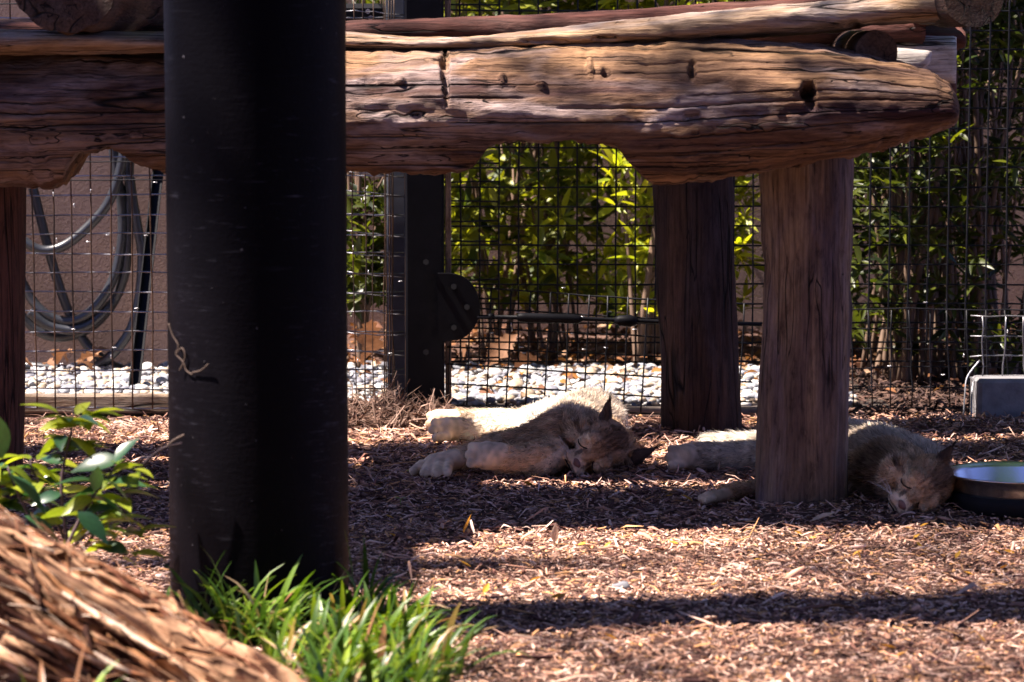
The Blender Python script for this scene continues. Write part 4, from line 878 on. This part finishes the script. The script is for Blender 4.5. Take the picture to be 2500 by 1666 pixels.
for i in range(nr + 1):
    t_ = i / nr; c = A_ + (B_ - A_) * t_
    for k in range(ns):
        a = 6.28318 * k / ns; r = bark_r(t_, a)
        d = sd * math.cos(a) + fw * math.sin(a); pos = c + d * r
        g = ((t_ - .212) / .055) ** 2 + ((a - 1.9) / .55) ** 2          # rotten hollow
        if g < 1: pos = c + d * (r - .085 * (1 - g) ** .35)
        g2 = ((t_ - .50) / .03) ** 2 + ((a - 2.3) / .25) ** 2
        if g2 < 1: pos = c + d * (r - .035 * (1 - g2) ** .5)
        V.append(pos); n1 = nz(t_ * LL * 11, math.cos(a) * 7 + 4, math.sin(a) * 7); n2 = nz(t_ * LL * 22, math.cos(a) * 22, math.sin(a) * 22 + 3)
        m_ = min(1, max(0, .42 + n1 * 1.6 + n2 * 1.3)); cc = np.array((.05, .019, .012)) * (1 - m_) + np.array((.56, .33, .20)) * m_
        C.append(cc)
Fc = [(i * ns + k, (i + 1) * ns + k, (i + 1) * ns + (k + 1) % ns, i * ns + (k + 1) % ns) for i in range(nr) for k in range(ns)]
mk('trunk', V, Fc, M_bark, fl_log, cols=np.array(C))
rd = random.Random(21); sv_ = []; sc_ = []
for q in range(420):
    t0 = rd.uniform(.10, .80); a = rd.uniform(-.9, 2.9); ln = rd.uniform(.05, .18); wd = rd.uniform(.0006, .0020) if q % 4 else rd.uniform(.004, .009); lift = rd.uniform(.0, .022) if q % 4 else rd.uniform(0, .008); sw = rd.gauss(0, .16); n = 6
    if ((t0 - .212) / .085) ** 2 + ((a - 1.9) / .8) ** 2 < 1: continue
    rows = []
    for i in range(n + 1):
        t_ = t0 + ln * (i / n - .5) / LL; aa = a + sw * (i / n - .5) * 2; d = sd * math.cos(aa) + fw * math.sin(aa); tg = (-sd * math.sin(aa) + fw * math.cos(aa))
        h_ = bark_r(t_, aa) + .001 + lift * (abs(i / n - .5) * 2) ** 2 + rd.uniform(0, .002); w_ = wd * (1 - .75 * abs(i / n - .5) * 2)
        c = A_ + (B_ - A_) * t_ + d * h_; rows += [c - tg * w_, c + d * wd * .5, c + tg * w_, c - d * wd * .3]
    Fs = [(i * 4 + k, (i + 1) * 4 + k, (i + 1) * 4 + (k + 1) % 4, i * 4 + (k + 1) % 4) for i in range(n) for k in range(4)] + [(0, 1, 2, 3), (n * 4 + 3, n * 4 + 2, n * 4 + 1, n * 4)]
    col = random.Random(q).choice([(.40, .22, .13), (.26, .11, .055), (.14, .052, .03), (.62, .47, .37), (.34, .16, .075), (.05, .02, .014)])
    if q < 130: mk('bark_strip', rows, Fs, M_bark, fl_log, cols=np.array([col] * len(rows)))
    else: sv_.append((rows, Fs)); sc_ += [col] * len(rows)
tag(mk('bark_fibre', *join(sv_), M_bark, fl_log, cols=np.array(sc_)), kind='stuff')

# grass (strap-leaved tufts)
rd = random.Random(31); GV = []; GF = []; GC = []
clumps = [(425, 1500, 10, .7), (450, 1572, 30, .95), (505, 1576, 50, 1.05), (560, 1580, 60, 1.08), (615, 1585, 50, 1.02), (675, 1590, 40, .95), (500, 1535, 60, 1.0), (550, 1545, 70, 1.05), (600, 1555, 60, 1.05), (650, 1565, 50, 1.05), (690, 1600, 45, .9), (760, 1620, 50, .95), (830, 1570, 40, 1.0), (880, 1540, 60, 1.1), (920, 1560, 46, 1.0), (960, 1590, 46, .9), (1000, 1600, 40, .85), (1040, 1610, 36, .9), (1070, 1650, 30, .9),
          (640, 1640, 46, .9), (720, 1680, 60, 1.0), (800, 1700, 70, 1.05), (880, 1720, 70, 1.05), (960, 1710, 70, 1.0), (1030, 1720, 50, 1.0), (850, 1640, 60, .95), (930, 1650, 60, .95), (780, 1760, 60, 1.1), (900, 1780, 60, 1.1), (1000, 1790, 50, 1.1), (30, 1850, 50, 1.0), (110, 1860, 50, 1.0), (180, 1880, 40, 1)]
for px, py, n, sc in clumps:
    gx, gy = ground_at(px, py)
    for b in range(int(n * .5)):
        x = gx + rd.gauss(0, .020); y = gy + rd.gauss(0, .020)
        if (x - PX) ** 2 + (y - PY) ** 2 < (PR + .004) ** 2: continue
        z = gz(x, y); az = rd.uniform(0, 6.28) if rd.random() < .6 else rd.uniform(-.6, .9); ln = rd.uniform(.06, .17) * sc; le = rd.uniform(.05, 1.0); cv = rd.uniform(.2, 1.7); wd = rd.uniform(.0030, .0062)
        d = Vector((math.cos(az), math.sin(az), 0)); s_ = Vector((-math.sin(az), math.cos(az), 0)); p = Vector((x, y, z)); seg = 6; o = len(GV)
        s_ = (s_ + Vector((rd.uniform(-.6, .6), rd.uniform(-.6, .6), 0))).normalized()
        dry = rd.random() < .13; base_c = np.array(rd.choice([(.04, .085, .010), (.10, .175, .014), (.18, .25, .022), (.06, .125, .02)])) if not dry else np.array(rd.choice([(.32, .2, .1), (.40, .28, .17), (.25, .12, .06)]))
        for i in range(seg + 1):
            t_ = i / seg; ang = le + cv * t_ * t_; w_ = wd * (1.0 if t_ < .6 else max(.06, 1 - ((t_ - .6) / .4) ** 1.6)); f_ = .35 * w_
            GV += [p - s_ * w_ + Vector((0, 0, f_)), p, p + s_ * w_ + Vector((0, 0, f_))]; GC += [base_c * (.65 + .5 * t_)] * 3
            p = p + (d * math.sin(ang) + Vector((0, 0, math.cos(ang)))) * (ln / seg)
        for i in range(seg): q = o + i * 3; GF += [(q, q + 1, q + 4, q + 3), (q + 1, q + 2, q + 5, q + 4)]
M_grass = vcol('grass_blades', .38, .4, .26, tint=(1.3, 1.4, .5))
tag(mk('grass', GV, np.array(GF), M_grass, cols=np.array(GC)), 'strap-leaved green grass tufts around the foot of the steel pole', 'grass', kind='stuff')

# leafy plant
M_pl = leafmat('plant_leaf', (.08, .14, .012), (.34, .38, .03), .40, .36); M_pld = leafmat('plant_leaf_dark', (.02, .065, .03), (.035, .09, .035), .25, .3)
M_pst = simple('plant_stem', (.07, .045, .05), .7)
lp = leaf_mesh('leaf', 1, .46, .25, .30, 7); lp.materials.append(M_pl); lpd = lp.copy(); lpd.materials.clear(); lpd.materials.append(M_pld)
rd = random.Random(44); pb = Vector((WX(120, 5.1), 5.1, 0)); plant = empty('leafy_plant', (pb.x, pb.y, gz(pb.x, pb.y)), 'young leafy green plant growing behind the rough fallen log', 'plant')
stems = [[(165, 1330), (150, 1180), (175, 1050), (178, 1000)], [(160, 1340), (210, 1240), (260, 1170), (300, 1120)], [(170, 1345), (230, 1290), (280, 1270), (300, 1265)], [(120, 1345), (60, 1240), (25, 1160), (20, 1140)], [(165, 1335), (120, 1230), (80, 1150), (75, 1120)], [(200, 1345), (235, 1290), (225, 1220), (232, 1205)], [(150, 1345), (90, 1290), (20, 1250), (-30, 1230)]]
def addleaf(p, d, s, dark=False):
    o = bpy.data.objects.new('leaf', lpd if dark else lp); COL.objects.link(o); o.matrix_world = frame(p, d, rd.uniform(-.7, .7), s); o.parent = plant; o.matrix_parent_inverse = Matrix.Translation(-plant.location)
for q, st in enumerate(stems):
    Yq = 5.1 + rd.uniform(-.12, .12); P = catmull([W(x_, y_, Yq + (i * .01)) for i, (x_, y_) in enumerate(st)], 6)
    mk('stem', *tube(P, [.0034 * (1 - .6 * i / (len(P) - 1)) for i in range(len(P))], 6), M_pst, plant)
    for i in range(5, len(P), 3):
        for s_ in (-1, 1):
            if rd.random() < .72: addleaf(P[i], (s_ * rd.uniform(.5, 1), rd.uniform(-.7, .5), rd.uniform(-.3, .5)), rd.uniform(.05, .085), rd.random() < .35)
    for k in range(15 if q != 0 else 22):
        a = k * 2.4; addleaf(P[-1] - Vector((rd.uniform(-.03, .03), 0, rd.uniform(0, .07))), (math.cos(a), math.sin(a) * .8 - .15, rd.uniform(-.15, .55)), rd.uniform(.034, .066) * (1.1 if q == 0 else 1), rd.random() < .12)
for px, py, s, d in ((20, 1160, .085, (1.0, -.3, -.55)), (190, 1250, .07, (.6, -.3, -.4)), (60, 1260, .07, (.9, -.2, -.35)), (5, 1120, .10, (-.2, -.2, 1.0)), (230, 1200, .05, (.2, -.2, .9)), (250, 1170, .055, (.8, .1, -.4)), (280, 1130, .055, (.5, .2, .8))):
    addleaf(W(px, py, 4.95), d, s, True)
# dead vine tendril and twig on the pole
M_twig = simple('dry_twig', (.075, .05, .04), .8)
vn = empty('dry_vine', W(425, 870, 5.15), 'thin dry vine tendril curling on the left side of the steel pole', 'vine')
for pts in ([(412, 790), (422, 820), (436, 845), (430, 865), (448, 885), (455, 905), (470, 915)], [(430, 865), (444, 850), (452, 868), (446, 890), (438, 905)], [(470, 910), (490, 905), (508, 890)]):
    mk('tendril', *tube(catmull([W(x_, y_, 5.20 - .0006 * (x_ - 400)) for x_, y_ in pts], 5), .0014, 6), M_twig, vn)
tw = empty('bare_twig', W(360, 1140, 5.15), 'bare dark twig reaching from the leafy plant to the pole', 'twig')
mk('twig_stem', *tube(catmull([W(x_, y_, 5.12) for x_, y_ in ((300, 1260), (335, 1160), (370, 1115), (405, 1092), (445, 1082))], 5), [.004] * 10 + [.002] * 11, 6), simple('dark_twig', (.06, .04, .045), .8), tw)
mk('side_twig', *tube(catmull([W(x_, y_, 5.12) for x_, y_ in ((405, 1092), (425, 1075), (450, 1062))], 4), .0018, 5), M_twig, tw)
